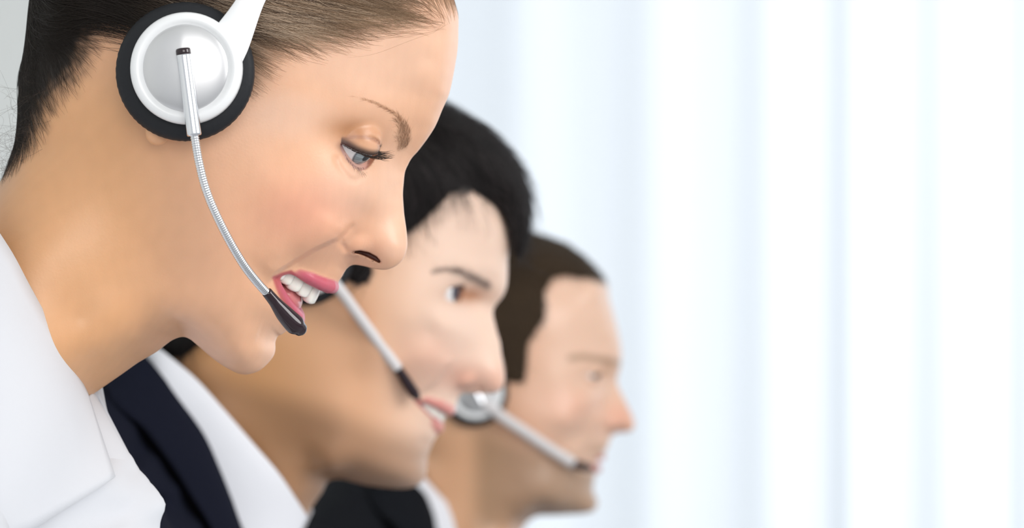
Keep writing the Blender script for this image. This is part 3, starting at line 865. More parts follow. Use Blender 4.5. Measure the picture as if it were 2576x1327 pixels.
def lathe(name, c, prof, mat, parent, sp, n=72, side=1, bump=None, sx=0.0, sy=0.0, roof=0.0):
    """revolve (r, w) around the ear axis through c; sx, sy lean the axis"""
    V, F = [], []
    for r, w in prof:
        a = np.arange(n) * 2 * np.pi / n
        rr = r + (bump(a, r, w) if bump else 0)
        x, y = rr * np.cos(a), rr * np.sin(a)
        V.append(np.stack([c[0] + x + sx * w, c[1] + y + sy * w, np.full(n, (c[2] + w)) - roof * np.abs(x + 1.2)], -1))
    V = np.concatenate(V); V[:, 2] *= side
    k = len(prof)
    for i in range(k - 1):
        for j in range(n):
            q = (i * n + j, i * n + (j + 1) % n, (i + 1) * n + (j + 1) % n, (i + 1) * n + j)
            F.append(q if side > 0 else q[::-1])
    F.append(tuple(range(n))[::-1] if side > 0 else tuple(range(n)))
    F.append(tuple(range((k - 1) * n, k * n)) if side > 0 else tuple(range((k - 1) * n, k * n))[::-1])
    return mesh_obj(name, sp.world(V) - wloc(parent), F, mat, parent)

def headset(sp, cup, label, tube_end, goose, mic, arch, arch_w, boom_mat, goose_r=1.75, mic_r=(2.2, 2.5, 3.7, 4.2, 3.2), pad_r=28.0, ridges=True, tube_start=None, group='telephone headsets worn in a row'):
    c = sp.P(*cup); root = empty('headset', sp.world(c), label, 'headset', group)
    k = pad_r / 28.0
    pad = [(17, -20), (22, -20.5), (26, -19.5), (27.8, -17), (28.2, -13.5), (27.6, -10.5), (25.5, -8.6), (22, -8.0), (17, -8.2)]
    wave = lambda a, r, w: 0.10 * np.sin(a * 61 + 3 * np.sin(a * 3)) * (r > 25)
    rim = [(16, -9.5), (22.0, -9.0), (22.6, -7.5), (22.6, -4.0), (22.2, -2.2), (21.3, -1.2), (19.8, -0.9), (18.4, -1.2), (17.9, -1.7), (5, -1.8)]
    dome = [(17.7, -2.2)] + [(17.5 * math.cos(t), -1.6 + 3.6 * math.sin(t)) for t in np.linspace(0.05, 1.45, 14)]
    for side in (1, -1):
        lathe('ear_cushion', c * np.array([1, 1, 1]), [(r * k, w * k) for r, w in pad], MAT['pad'], root, sp, side=side, bump=wave, sx=0.10, sy=0.06, n=144)
        cp = lathe('ear_cup', c, [(r * k, w * k) for r, w in rim], MAT['cup'], root, sp, side=side)
        lathe('cap_disc', c, [(r * k, w * k) for r, w in dome], MAT['disc'], cp, sp, side=side, roof=0.05)
    # headband: white arm growing out of the cup, over the head to the other cup
    A = catmull(np.concatenate([sp.pts(arch), (sp.pts(arch) * np.array([1, 1, -1]))[-2::-1]]), 10)
    wd = catmull(np.array([(a, 0, 0) for a in list(arch_w) + list(arch_w)[-2::-1]], float), 10)[:, 0]
    T = np.gradient(A, axis=0); T /= np.linalg.norm(T, axis=1)[:, None]
    mid = A.mean(0); V, F = [], []
    sec = [(math.copysign(abs(math.cos(t)) ** 0.45, math.cos(t)), math.copysign(abs(math.sin(t)) ** 0.6, math.sin(t))) for t in np.arange(20) * 2 * math.pi / 20]
    for i in range(len(A)):
        S = np.cross(T[i], unit(np.array([0, 0, 1.0]) if abs(T[i, 2]) < 0.8 else np.array([0.5, -0.8, 0])))
        ip = np.array([T[0, 1], -T[0, 0], 0]); S = unit(ip - (ip @ T[i]) * T[i]); B = np.cross(T[i], S)
        for x, y in sec: V.append(A[i] + S * x * wd[i] / 2 + B * y * 1.5 * k)
    n = len(sec)
    for i in range(len(A) - 1):
        for j in range(n): F.append((i * n + j, i * n + (j + 1) % n, (i + 1) * n + (j + 1) % n, (i + 1) * n + j))
    F.append(tuple(range(n))[::-1]); F.append(tuple(range((len(A) - 1) * n, len(A) * n)))
    mesh_obj('headband', sp.world(np.array(V)) - wloc(root), F, MAT['cup'], root)
    # boom
    a = sp.P(*(tube_start or (cup[0] - 4, cup[1] - 34, cup[2] + 3.2))); b = sp.P(*tube_end)
    ts = np.r_[0, 0.012, 0.03, np.linspace(0.06, 0.97, 10), 0.985, 1.0]
    tr_ = np.r_[2.75, 3.0, 3.05, np.full(10, 3.0), 2.95, 2.7] * k
    tb = tube('boom_tube', sp.world(a + (b - a) * ts[:, None]), tr_ / 1000, MAT['chrome'], root, n=24)
    d = unit(b - a)
    tube('end_plug', sp.world(a + d * np.array([-2.4, -2.2, -1.6, 0.0, .2])[:, None] * k), np.array([2.2, 2.75, 3.0, 3.02, 2.9]) * k / 1000, MAT['plum'], tb, n=24)
    P = catmull(sp.pts(goose), 30); L = np.linalg.norm(np.diff(P, axis=0), axis=1).sum()
    if ridges:
        m = int(L / 0.24); P = resample(P, m); rr = goose_r * (1 + 0.055 * np.where(np.arange(m) % 4 < 2, 1, -1))
    else: P = resample(P, 40); rr = np.full(40, goose_r)
    tube('boom', sp.world(P), rr / 1000, boom_mat, root, n=16)
    M = catmull(sp.pts(mic), 8); rm = catmull(np.array([(r, 0, 0) for r in mic_r], float), 8)[:, 0]
    e = unit(M[-1] - M[-2]); er = rm[-1]
    cap = [M[-1] + e * er * math.sin(t) for t in (0.5, 1.0, 1.35, 1.5)]; cr = [er * math.cos(t) for t in (0.5, 1.0, 1.35, 1.5)]
    M = np.concatenate([[M[0] - unit(M[1] - M[0]) * .4], M, cap]); rm = np.r_[rm[0] * .8, rm, cr]
    tube('microphone', sp.world(M), rm / 1000, MAT['plum'], root, n=28)
    return root

headset(S1, (466, 170, 94), 'white and silver headset with black cushion on the smiling woman', (489, 341, 97.5),
        [(488,334,97.5),(491,352,97.4),(500,405,96.8),(520,482,94),(560,573,87),(610,661,77),(650,713,67),(676,741,61)],
        [(671,734,62),(690,757,59.5),(716,789,56),(741,815,53),(753,825,51.5)],
        [(540,165,86.0),(578,103,87.3),(632,0,86.5),(690,-130,82),(770,-300,66),(830,-430,42),(858,-500,15),(862,-512,0)], [19, 16.5, 10.8, 10.2, 9.5, 9, 9, 9], MAT['braid'])
# ------------------------------------------------------------------ clothes
MAT['white_cloth'] = noise_bump(new_mat('white_cotton', (0.635, 0.65, 0.69), 0.85, Sheen_Weight=0.1), 1500, 0.12, 0.0004)
MAT['poplin'] = noise_bump(new_mat('white_poplin_shirt', (0.80, 0.81, 0.86), 0.85), 1500, 0.12, 0.0004)
MAT['navy'] = noise_bump(new_mat('navy_wool_suiting', (0.007, 0.0085, 0.018), 0.9, spec=0.12), 1400, 0.25, 0.0004)
MAT['charcoal'] = noise_bump(new_mat('charcoal_wool_suiting', (0.008, 0.009, 0.012), 0.9, spec=0.12), 1400, 0.25, 0.0004)
MAT['button'] = new_mat('pearl_button', (0.85, 0.85, 0.83), 0.25)

def garment(sp, name, outline, interior, mat, parent, h=2.5, wmax=235, extra=None, step=22):
    im = Implicit(outline_mm(sp, outline), sp.pts(interior), h=h, wmax=wmax, step=step, lam=0.05)
    if extra: extra(im)
    p, q = im.mesh()
    return mesh_obj(name, sp.world(p) - wloc(parent), q, mat, parent), im

def leaf(sp, name, top, low, mat, parent, nu=60, nv=14, bulge=2.0, thick=1.3, mirror_it=True, roll=1.2):
    """a collar leaf: cloth between its fold line (top) and its lower edge, rows of (px, py, w) from the back to the front; both halves"""
    A = resample(catmull(sp.pts(top), 12), nu); B = resample(catmull(sp.pts(low), 12), nu)
    t = np.linspace(0, 1, nv)
    G = A[:, None] * (1 - t)[None, :, None] + B[:, None] * t[None, :, None]
    du = np.gradient(G, axis=0); dv = np.gradient(G, axis=1); N = np.cross(du, dv); N /= np.linalg.norm(N, axis=2)[..., None] + 1e-9
    N *= np.sign(N[nu // 2, nv // 2, 2] + 1e-9)
    fade = 1 - smoothstep(0.70, 1.0, np.linspace(0, 1, nu))[:, None, None]
    G = G + fade * N * (bulge * np.sin(np.pi * t) + roll * np.exp(-(t / 0.12) ** 2) * -1.0)[None, :, None]
    inner = G - N * thick
    halves = [(G, inner, 1)] + ([(G * np.array([1, 1, -1]), inner * np.array([1, 1, -1]), -1)] if mirror_it else [])
    V, F = [], []
    for g, i_, sgn in halves:
        o = len(V) and sum(len(x) for x in V)
        I = np.arange(nu * nv).reshape(nu, nv) + o; J = I + nu * nv
        V += [g.reshape(-1, 3), i_.reshape(-1, 3)]
        def quads(a, b, c, d): return np.stack([a, b, c, d], -1).reshape(-1, 4)
        f1 = quads(I[:-1, :-1], I[:-1, 1:], I[1:, 1:], I[1:, :-1]); f2 = quads(J[:-1, :-1], J[1:, :-1], J[1:, 1:], J[:-1, 1:])
        e = [quads(I[:-1, 0], I[1:, 0], J[1:, 0], J[:-1, 0]), quads(I[1:, -1], I[:-1, -1], J[:-1, -1], J[1:, -1]),
             quads(I[-1, :-1], I[-1, 1:], J[-1, 1:], J[-1, :-1]), quads(I[0, 1:], I[0, :-1], J[0, :-1], J[0, 1:])]
        ff = np.concatenate([f1, f2] + e); F.append(ff if sgn < 0 else ff[:, ::-1])
    V = np.concatenate(V); F = np.concatenate(F)
    return mesh_obj(name, sp.world(V) - wloc(parent), F, mat, parent)

def sleeves(sp, parent, mat, shoulder, elbow, wrist, r=(50, 54, 47, 43, 40, 33)):
    for side in (1, -1):
        a, b, c_ = sp.P(*shoulder), sp.P(*elbow), sp.P(*wrist)
        pts = np.array([a + (a - b) * 0.04 - np.array([0, 0, 22]), a, a + (b - a) * 0.5, b + (a - b) * 0.08, b + (c_ - b) * 0.15, c_]) * np.array([1, 1, side])
        P = catmull(pts, 8); R = catmull(np.array([(x, 0, 0) for x in (30,) + tuple(r[1:])], float), 8)[:, 0]
        R = R * (1 + 0.03 * np.sin(np.arange(len(R)) * 1.7))
        tube('sleeve', sp.world(P), R / 1000, mat, parent, n=28)
W_SHIRT_O = [(300,1120,15),(345,1172,8),(378,1210,6),(405,1245,5),(416,1270,5),(409,1295,8),(402,1327,15),(410,1400,40),(430,1550,80),(420,1750,90),(330,1950,90),(200,2250,90),
 (-200,2300,60),(-700,2250,90),(-760,1900,90),(-720,1500,90),(-620,1200,80),(-480,950,70),(-330,760,50),(-240,650,30),(-120,850,40),(0,1000,45),(150,1100,40)]
W_SHIRT_I = [(290,1200,26),(340,1230,15),(380,1290,11),(300,1300,28),(200,1327,50),(150,1290,62),(100,1180,56),(0,1330,92),(0,1150,72),(-150,950,85),(-220,1050,130),(-300,1180,170),(-350,1300,190),
 (-400,1500,200),(-350,1700,195),(-100,1500,150),(100,1500,105),(250,1500,75),(330,1420,45),(0,1700,140),(200,1800,100),(-300,2000,180),(0,2000,130),(-600,1500,120),(-550,1200,110),(-500,1800,130),(-330,900,85)]
def w_extra(im):
    groove(im, S1, [(-40,1080),(20,1130),(50,1200),(78,1290),(95,1400)], -5, 9, 80)
    groove(im, S1, [(150,1200),(230,1260),(300,1330)], -2, 8, 50)
shirt1, _ = garment(S1, 'blouse', W_SHIRT_O, W_SHIRT_I, MAT['white_cloth'], woman, extra=w_extra)
leaf(S1, 'collar', [(-215,560,0),(-180,520,22),(-110,500,46),(-30,545,62),(30,625,64),(80,715,62),(135,815,55),(185,912,38),(222,988,14)],
     [(-330,760,0),(-300,850,62),(-250,1030,104),(-170,1230,124),(-60,1372,122),(50,1347,100),(150,1290,75),(235,1236,52),(291,1197,36)], MAT['white_cloth'], woman, bulge=5.0)
leaf(S1, 'collar_stand', [(-205,570,0),(-170,535,20),(-105,515,42),(-28,560,58),(30,640,60),(82,732,58),(138,835,50),(190,930,33),(226,1000,8)],
     [(-230,700,0),(-190,720,30),(-110,790,62),(-20,870,70),(60,950,66),(130,1020,54),(200,1080,38),(262,1120,12)], MAT['white_cloth'], woman, bulge=0.5)
leaf(S1, 'placket', [(236,984,0),(266,1028,0),(300,1088,0),(333,1146,0),(352,1182,0)], [(205,1010,10),(238,1075,13),(268,1140,16),(298,1200,18),(322,1232,18)], MAT['white_cloth'], woman, bulge=1.0, mirror_it=True)
sleeves(S1, woman, MAT['white_cloth'], (-345, 1340, 160), (-260, 2900, 185), (1150, 3000, 140))
# ------------------------------------------------------------------ the two men
def head_frame(sp, nas, men):
    a, b = sp.P(nas[0], nas[1], 0), sp.P(men[0], men[1], 0); d = unit((b - a) * np.array([1, 1, 0]))
    return a, d, np.array([-d[1], d[0], 0])                # origin, down, forward
def borrow(sp, lst, nas, men, k=1.05, kw=1.05):
    """typical face depths, taken from the first head and fitted to another head's nose root and chin"""
    o1, d1, f1 = head_frame(S1, (1022, 425), (628, 940)); o2, d2, f2 = head_frame(sp, nas, men)
    q = S1.pts(lst); r = q - o1; s, t = r @ f1, r @ d1
    out = o2 + (s * k)[:, None] * f2 + (t * k)[:, None] * d2; out[:, 2] = q[:, 2] * kw
    return out
def keep_inside(sp, pts, outline, margin, wtol=True):
    O = catmull(outline_mm(sp, outline), 6, closed=True); sd = poly_sd(pts[:, 0], pts[:, 1], O[:, :2])
    return pts[sd < -margin]

def man(sp, out, own, nas, men, eye, feats, paint, label, base_px, k=1.05, kw=1.05, h=1.25, drop=(), iris=(0.05, 0.03, 0.02), look=None):
    own_mm = sp.pts(own)
    temp = np.concatenate([borrow(sp, l, nas, men, k, kw) for l in (W_SK, W_OR, W_CH[:11])])
    temp = keep_inside(sp, temp, out, 7.0)
    d = np.linalg.norm(temp[:, None, :2] - own_mm[None, :, :2], axis=2).min(1); temp = temp[d > 9.0]
    im = Implicit(outline_mm(sp, out), np.concatenate([temp, own_mm]), h=h, lam=0.6)
    feats(im)
    eye.add_to(im)
    root = empty('person', sp.world(sp.P(*base_px, 0)), label, 'person', 'call centre workers in a row')
    p, q = im.mesh()
    mesh_obj('body', sp.world(p) - wloc(root), q, MAT['skin'], root, col=paint(p))
    for s in (1, -1): eye.build(sp, root, iris, s, look=look, n=28)
    return root, im, p

def lips_feature(im, ul, ru, ll, rl, k=2.0):
    def f_(f, q):
        f = smin(f, chain_sd(q, ul, ru), k); return smin(f, chain_sd(q, ll, rl), k)
    im.add(f_, np.minimum(ul.min(0), ll.min(0)) - 9, np.maximum(ul.max(0), ll.max(0)) + 9)
def ala_feature(im, c, rad, k=3.0):
    def f_(f, q):
        v = (q - c) / np.array(rad); return smin(f, (np.linalg.norm(v, axis=1) - 1) * min(rad), k)
    im.add(f_, c - 2.3 * max(rad), c + 2.3 * max(rad))
def nostril_feature(im, C, r, w0=5.0):
    def f_(f, q):
        v = q.copy(); v[:, 2] = np.where(v[:, 2] > w0, np.clip(v[:, 2], 9, 14), v[:, 2] + 6); return smax(f, -chain_sd(v, C, r), 0.9)
    im.add(f_, C.min(0) - np.array([5, 5, 12]), C.max(0) + np.array([5, 5, 12]))

# ---- middle man
S2 = Space(D2)
M2_OUT = [(1282,578,35),(1281,612,35),(1278,650,32),(1277,685,28),(1275,715,22),(1266,742,14),(1250,763,9),(1241,780,7),(1242,801,6.5),(1247,822,6.5),(1253,844,6.5),(1261,886,7),(1268,926,8),
 (1270,950,8),(1265,972,8),(1252,985,7),(1232,990,6),(1205,989,5),(1180,988,5),(1162,990,7),(1153,1000,10),(1149,1014,13),(1142,1028,15),(1120,1054,17),(1104,1078,18),(1098,1100,17),(1086,1124,17),(1076,1146,17),
 (1074,1172,18),(1067,1204,19),(1048,1221,20),(1016,1228,22),(962,1225,26),(920,1219,28),(856,1204,26),(829,1208,22),(812,1234,24),(781,1280,30),(740,1345,35),(690,1410,35),
 (600,1440,30),(490,1350,35),(420,1200,40),(392,1060,42),(398,950,42),(420,870,45),(432,790,50),(430,700,55),(440,600,58),(470,500,60),(520,410,62),(600,330,62),(710,275,64),(850,255,64),(1000,280,64),(1110,340,62),(1190,405,58),(1245,475,50),(1273,535,42)]
M2_IN = [(1225,810,12),(1200,820,18),(1245,860,8),(1225,870,11.5),(1200,880,17),(1170,880,25),(1250,930,10),(1215,930,13),(1185,935,16),(1240,965,8.5),(1205,970,8.5),(1165,965,13),
 (1138,915,33),(1100,895,45),(1080,835,50),(1140,985,15),(1120,1000,20),(1080,985,29),(1050,980,35),(1000,960,49),(1125,1030,13),(1095,1035,20),(1060,1030,28),(1020,1030,36),(1085,1085,15),(1055,1085,25),(1010,1090,36),
 (1060,1130,17),(1050,1180,18),(1020,1190,24),(1000,1140,33),(940,1170,40),(900,1100,54),(860,1160,50),(820,1100,56),(800,1185,44),(840,1190,46),
 (760,1235,35),(775,1150,48),(700,1120,51),(650,1000,59),(600,1150,52),(700,1280,38),(500,1000,58),(560,880,62),(480,880,52),(620,1300,42),(520,1200,55),(700,850,68),(800,900,66),(950,1000,54),(900,950,60),(850,1020,61),(960,1080,47),(1000,870,60),(900,850,66),(1055,900,53),(1195,748,15),(1172,742,21),(1215,755,11)]
eye2 = Eye(S2, 1106, 729, 32, 12.0, (0.96, 0.18, 0), (0.80, -0.58, 0), (-0.30, -0.05, 0.95), lid=1.4)
m2_ul = S2.pts([(1043,1001,30.5),(1072,1003,28),(1103,1015,20.5),(1127,1029,9.5),(1133,1032,0)]); m2_ur = [1.2, 2.1, 2.8, 3.2, 3.2]
m2_ll = S2.pts([(1043,1010,29),(1062,1036,22),(1082,1058,14),(1098,1072,5),(1100,1074,0)]); m2_lr = [1.3, 2.4, 3.4, 4.0, 4.0]
m2_open = S2.pts([(1046,1006,29),(1075,1012,22),(1104,1026,14),(1126,1040,5),(1150,1052,0),(1125,1066,0),(1090,1050,12),(1066,1026,22)])
def m2_feats(im):
    ala_feature(im, S2.P(1160, 946, 11), (8.2, 6.6, 7.6))
    nostril_feature(im, S2.pts([(1158,974,13),(1185,976,12),(1210,977,10)]), [0.8, 1.6, 1.3])
    fold(im, S2, [(1150,895),(1125,920),(1100,960),(1062,985),(1035,1005),(1015,1035)], 3.0, 12, 2.0, 28, bulge_side=1)
    im.add(lambda f, q: smax(f, -poly_sd(q[:, 0], q[:, 1], m2_open), 1.2), np.r_[m2_open[:, :2].min(0) - 4, -1], np.r_[m2_open[:, :2].max(0) + 4, 60])
    lips_feature(im, m2_ul, m2_ur, m2_ll, m2_lr)
    groove(im, S2, [(1110,1115),(1080,1118),(1050,1105)], -1.5, 4, 15)
M2_HAIR = [(1310,668),(1290,645),(1286,600),(1283,565),(1252,524),(1201,493),(1165,490),(1134,486),(1103,522),(1065,560),(1028,588),(965,615),(935,650),(940,690),(925,714),(900,720),(872,706),(860,640),(800,560),(690,620),(610,720),(560,800),(510,862),(455,905),(380,905),(150,600),(400,0),(1500,0),(1500,700)]
def paint_m2(p):
    X, Y = S2.pix(p)
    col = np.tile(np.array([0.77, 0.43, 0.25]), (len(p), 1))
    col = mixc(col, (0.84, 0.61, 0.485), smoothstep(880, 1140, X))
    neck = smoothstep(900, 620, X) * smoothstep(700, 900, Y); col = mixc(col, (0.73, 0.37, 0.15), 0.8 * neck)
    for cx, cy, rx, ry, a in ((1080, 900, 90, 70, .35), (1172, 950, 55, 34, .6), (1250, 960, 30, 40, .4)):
        col = mixc(col, (0.70, 0.30, 0.20), a * np.exp(-(((X - cx) / rx) ** 2 + ((Y - cy) / ry) ** 2)))  # reddened cheek and nose; painted shading on the nose wing too
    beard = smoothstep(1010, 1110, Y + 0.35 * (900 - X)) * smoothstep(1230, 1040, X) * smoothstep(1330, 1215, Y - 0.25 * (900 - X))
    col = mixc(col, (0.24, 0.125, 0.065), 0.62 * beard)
    socket_shade = np.exp(-(((X - 1175) / 48) ** 2 + ((Y - 742) / 22) ** 2)); col = mixc(col, (0.44, 0.18, 0.08), 0.9 * socket_shade)  # shade between eye and nose bridge painted onto the skin
    d, _, t = line_d(X, Y, [(1088,684),(1120,677),(1160,683),(1200,703),(1226,718)])
    col = mixc(col, (0.07, 0.045, 0.04), 0.75 * smoothstep(9 + 11 * t, 0, d))
    v = p.copy(); v[:, 2] = np.abs(v[:, 2]); v -= eye2.c; near = np.linalg.norm(v, axis=1) < eye2.r + 3
    col = mixc(col, (0.05, 0.03, 0.03), np.where(near & (v @ eye2.nL < 0.5), np.exp(-(np.abs(v @ eye2.nU) / 1.2) ** 2) * .9, 0))
    inn = poly_sd(p[:, 0], p[:, 1], m2_open); col = mixc(col, (0.42, 0.10, 0.10), smoothstep(1.5, 0.2, inn))
    lip = np.maximum(smoothstep(0.7, 0.1, chain_sd(p, m2_ul, m2_ur)), smoothstep(0.6, 0.0, chain_sd(p, m2_ll, m2_lr))) * smoothstep(1040, 1062, X)
    col = mixc(col, (0.66, 0.25, 0.22), 0.9 * lip)
    sd = poly_sd(X, Y, M2_HAIR) + 8 * vnoise(p, 0.4, 2)
    return mixc(col, (0.014, 0.011, 0.010), smoothstep(10, -14, sd))
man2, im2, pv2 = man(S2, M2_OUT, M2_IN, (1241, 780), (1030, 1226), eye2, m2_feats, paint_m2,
    'dark-haired man in navy suit with a wisp of forelock, seated between the other two', (560, 2300), iris=(0.045, 0.03, 0.05), look=(0.88, -0.08, 0.32), kw=1.08)

def hair_volume(sp, im, outline, cut, thick, mat, parent, soft=5.0, h=1.6, spacing=13.0, name='hair', t_edge=1.5):
    """short hair as a shaped mass standing off the scalp, cut along the hairline"""
    C = sp.pts([(x, y, 62) if i < 999 else 0 for i, (x, y) in enumerate(cut)])      # the hairline lies on the side of the head
    D = np.array([im.depth(np.array([c[0]]), np.array([c[1]]))[0] for c in C])
    C = sp.pts([(x, y, min(d, 68)) for (x, y), d in zip(cut, D)])
    O = outline_mm(sp, outline)
    u = np.arange(O[:, 0].min(), O[:, 0].max(), spacing); v = np.arange(O[:, 1].min(), O[:, 1].max(), spacing)
    U, V = [a.ravel() for a in np.meshgrid(u, v)]
    dense = catmull(O, 6, closed=True); sd = poly_sd(U, V, dense[:, :2]); hd = im.depth(U, V)
    cutd = poly_sd(U, V, C[:, :2])
    m = (sd < -9) & (hd > 12)
    th = t_edge + (thick - t_edge) * smoothstep(0, -22, cutd)
    hv = Implicit(O, np.stack([U[m], V[m], hd[m] + th[m]], -1), h=h, lam=0.2)
    hv.add(lambda f, q: smax(f, poly_sd(q[:, 0], q[:, 1], C[:, :2]), soft), np.r_[O[:, :2].min(0) - 20, -1], np.r_[O[:, :2].max(0) + 20, 200])
    p, q = hv.mesh()
    o = mesh_obj(name, sp.world(p) - wloc(parent), q, mat, parent)
    return o, hv, p, C

M2_HO = [(1284,640,8),(1302,650,8),(1322,622,10),(1332,580,14),(1337,542,20),(1338,506,25),(1326,459,35),(1303,412,45),(1275,373,50),(1244,342,55),(1205,310,60),(1158,281,60),(1118,260,60),(1000,215,65),(850,190,65),
 (690,205,65),(550,280,65),(455,400,65),(408,540,60),(395,660,55),(398,780,50),(405,870,45),(420,930,40),(520,1000,40),(700,1000,60),(900,900,60),(1100,800,50),(1240,700,20)]
MAT['black_hair'] = noise_bump(new_mat('black_brown_hair_mass', (0.010, 0.008, 0.008), 0.6, spec=0.12), 250, 0.8, 0.002)
MAT['brown_hair'] = noise_bump(new_mat('brown_hair_mass', (0.040, 0.025, 0.014), 0.8, spec=0.15), 300, 0.6, 0.001)
hm2, hv2, hp2, hc2 = hair_volume(S2, im2, M2_HO, M2_HAIR, 7.0, MAT['black_hair'], man2)

def tuft(sp, hv, hp, parent, n, ln, flow, rad, col, mat, lift=0.35, seed=5, sel=None, curve=(0, 0, 0)):
    rng = np.random.RandomState(seed); s = np.ones(len(hp), bool) if sel is None else sel
    r = seeds(hp, s, n, rng); b, N = hv.base_frame(r, 0); k = 10; t = np.linspace(0, 1, k)[None, :, None]
    f = np.asarray(flow(r), float); f = f + rng.normal(0, .25, f.shape); f -= (f * N).sum(1)[:, None] * N; f /= np.linalg.norm(f, axis=1)[:, None] + 1e-6
    l = rng.uniform(.5, 1.1, (n, 1, 1)) * ln
    st = r[:, None] + f[:, None] * l * t + N[:, None] * l * lift * (t - 0.9 * t * t) + np.asarray(curve)[None, None] * l * t * t
    build_strands('hair_strands', sp.world(st), np.tile(np.linspace(rad, rad * .35, k) / 1000, (n, 1)), parent, mat, np.asarray(col)[None] * rng.uniform(.4, 1.0, (n, 1)) * np.where(rng.rand(n, 1) < 0.22, 3.2, 1.0))
c2 = S2.P(760, 480, 0)
def flow2(r):
    X, Y = S2.pix(r); f = np.zeros_like(r); fr = smoothstep(900, 1150, X)
    f[:, 0] = -0.75 + 1.6 * fr; f[:, 1] = -0.75 - 0.1 * fr; f[:, 2] = 0.25 * np.sign(r[:, 2]); return f
tuft(S2, hv2, hp2, man2, 9000, 26, flow2, 0.11, (0.022, 0.017, 0.017), MAT['hair_matte'], lift=0.30)
X2, Y2 = S2.pix(hp2)
tuft(S2, hv2, hp2, man2, 700, 13, lambda r: np.tile([0.25, -0.95, 0.1], (len(r), 1)), 0.10, (0.016, 0.012, 0.011), MAT['hair_matte'], lift=0.1, seed=8, sel=(poly_sd(X2, Y2, M2_HAIR) > -30) & (X2 > 1000))
dentition(S2, man2, [(1108,1042,4.4),(1097,1033,11.5),(1083,1024,17.0),(1068,1015,21)], (-0.42, -0.9), None, [(8.6,5.4,10.2),(7,5.2,9),(7.4,6,9.6),(7,6.4,8.4)], gum_up=5.6)
tongue(S2, man2, 1060, 1040, 9, 5, 18, -0.7)
headset(S2, (770, 645, 92), 'headset with pale boom and dark tip at the mouth of the man in navy', (790, 690, 96),
        [(788,684,96),(806,676,94),(850,722,86),(900,790,76),(950,858,66),(1000,925,57)],
        [(997,921,58),(1010,940,55),(1026,965,51),(1042,988,47),(1048,996,46)],
        [(850,575,86),(880,520,86),(920,440,86),(970,330,82),(1010,250,60),(1030,205,30),(1034,196,0)], [15, 12, 10, 10, 9, 9, 9], MAT['strap'], goose_r=3.3, mic_r=(2.6, 3.0, 3.4, 3.4, 2.4), ridges=False, tube_start=(768, 640, 96))

# ---- man at the end of the row
S3 = Space(D3)
M3_OUT = [(1527,716,45),(1532,745,45),(1544,791,42),(1555,835,38),(1562,875,32),(1563,901,25),(1559,928,15),(1553,948,9),(1553,962,7),(1558,978,6.5),(1566,994,6.5),(1580,1023,7),(1592,1050,8),(1596,1066,8),(1592,1079,7),(1578,1086,6),(1560,1087,5),(1546,1091,6),
 (1538,1098,9),(1533,1110,12),(1528,1124,15),(1518,1142,16),(1505,1162,17),(1499,1185,17),(1495,1207,17),(1492,1228,17),(1498,1246,18),(1503,1262,19),(1499,1278,20),(1480,1289,22),(1440,1293,26),(1390,1296,28),(1350,1298,26),(1330,1310,26),(1312,1335,30),(1290,1380,34),(1260,1440,36),
 (1180,1490,30),(1080,1440,38),(1020,1320,42),(1000,1200,45),(1005,1110,45),(1005,1040,48),(990,960,55),(978,880,58),(982,800,60),(1005,720,62),(1050,655,62),(1115,608,64),(1190,588,64),(1270,584,64),(1345,592,64),(1410,614,62),(1465,650,58),(1503,686,52)]
M3_IN = [(1545,975,8.5),(1530,985,13),(1555,1010,9.5),(1535,1020,14),(1515,1020,20),(1575,1050,10),(1555,1060,13),(1565,1075,8.5),(1540,1080,12),(1520,1050,24),(1500,1040,32),
 (1520,1105,16),(1505,1120,20),(1480,1100,31),(1450,1090,42),(1490,1150,21),(1470,1160,28),(1440,1150,40),(1400,1120,52),(1475,1200,22),(1450,1210,32),(1480,1250,18),(1465,1270,20),(1440,1250,33),(1400,1270,40),(1400,1200,51),(1350,1260,52),(1340,1180,60),(1300,1220,60),(1320,1290,45),(1280,1280,55),
 (1240,1320,58),(1280,1350,46),(1200,1250,63),(1150,1350,60),(1220,1420,52),(1100,1250,60),(1080,1150,58),(1200,1150,66),(1050,1300,48)]
eye3 = Eye(S3, 1472, 938, 32, 12.0, (0.99, 0.03, 0), (0.92, -0.36, 0), (-0.30, -0.05, 0.95), lid=1.4)
m3_ul = S3.pts([(1446,1156,27),(1472,1148,21),(1497,1146,12),(1513,1149,4),(1515,1149,0)]); m3_ur = [1.0, 1.6, 2.2, 2.6, 2.6]
m3_ll = S3.pts([(1446,1160,27),(1468,1166,21),(1488,1172,12),(1500,1177,4),(1502,1178,0)]); m3_lr = [1.0, 2.0, 3.0, 3.6, 3.6]
def m3_feats(im):
    ala_feature(im, S3.P(1535, 1060, 11), (8.2, 6.8, 7.6))
    nostril_feature(im, S3.pts([(1538,1080,13),(1552,1081,12),(1566,1079,10)]), [0.8, 1.6, 1.2])
    fold(im, S3, [(1525,1030),(1512,1052),(1498,1085),(1476,1115),(1456,1140),(1446,1165)], 2.2, 12, 2.0, 28, bulge_side=1)
    lips_feature(im, m3_ul, m3_ur, m3_ll, m3_lr)
    groove(im, S3, [(1460,1160),(1490,1159),(1515,1161)], -1.6, 1.3, 12, 0.2, 0.95)
M3_HAIR = [(1560,700),(1524,716),(1490,706),(1440,697),(1391,702),(1374,735),(1376,800),(1350,838),(1334,862),(1327,905),(1322,959),(1296,964),(1268,958),(1258,900),(1200,860),(1130,900),(1090,1000),(1060,1090),(980,1120),(800,1000),(900,500),(1600,400)]
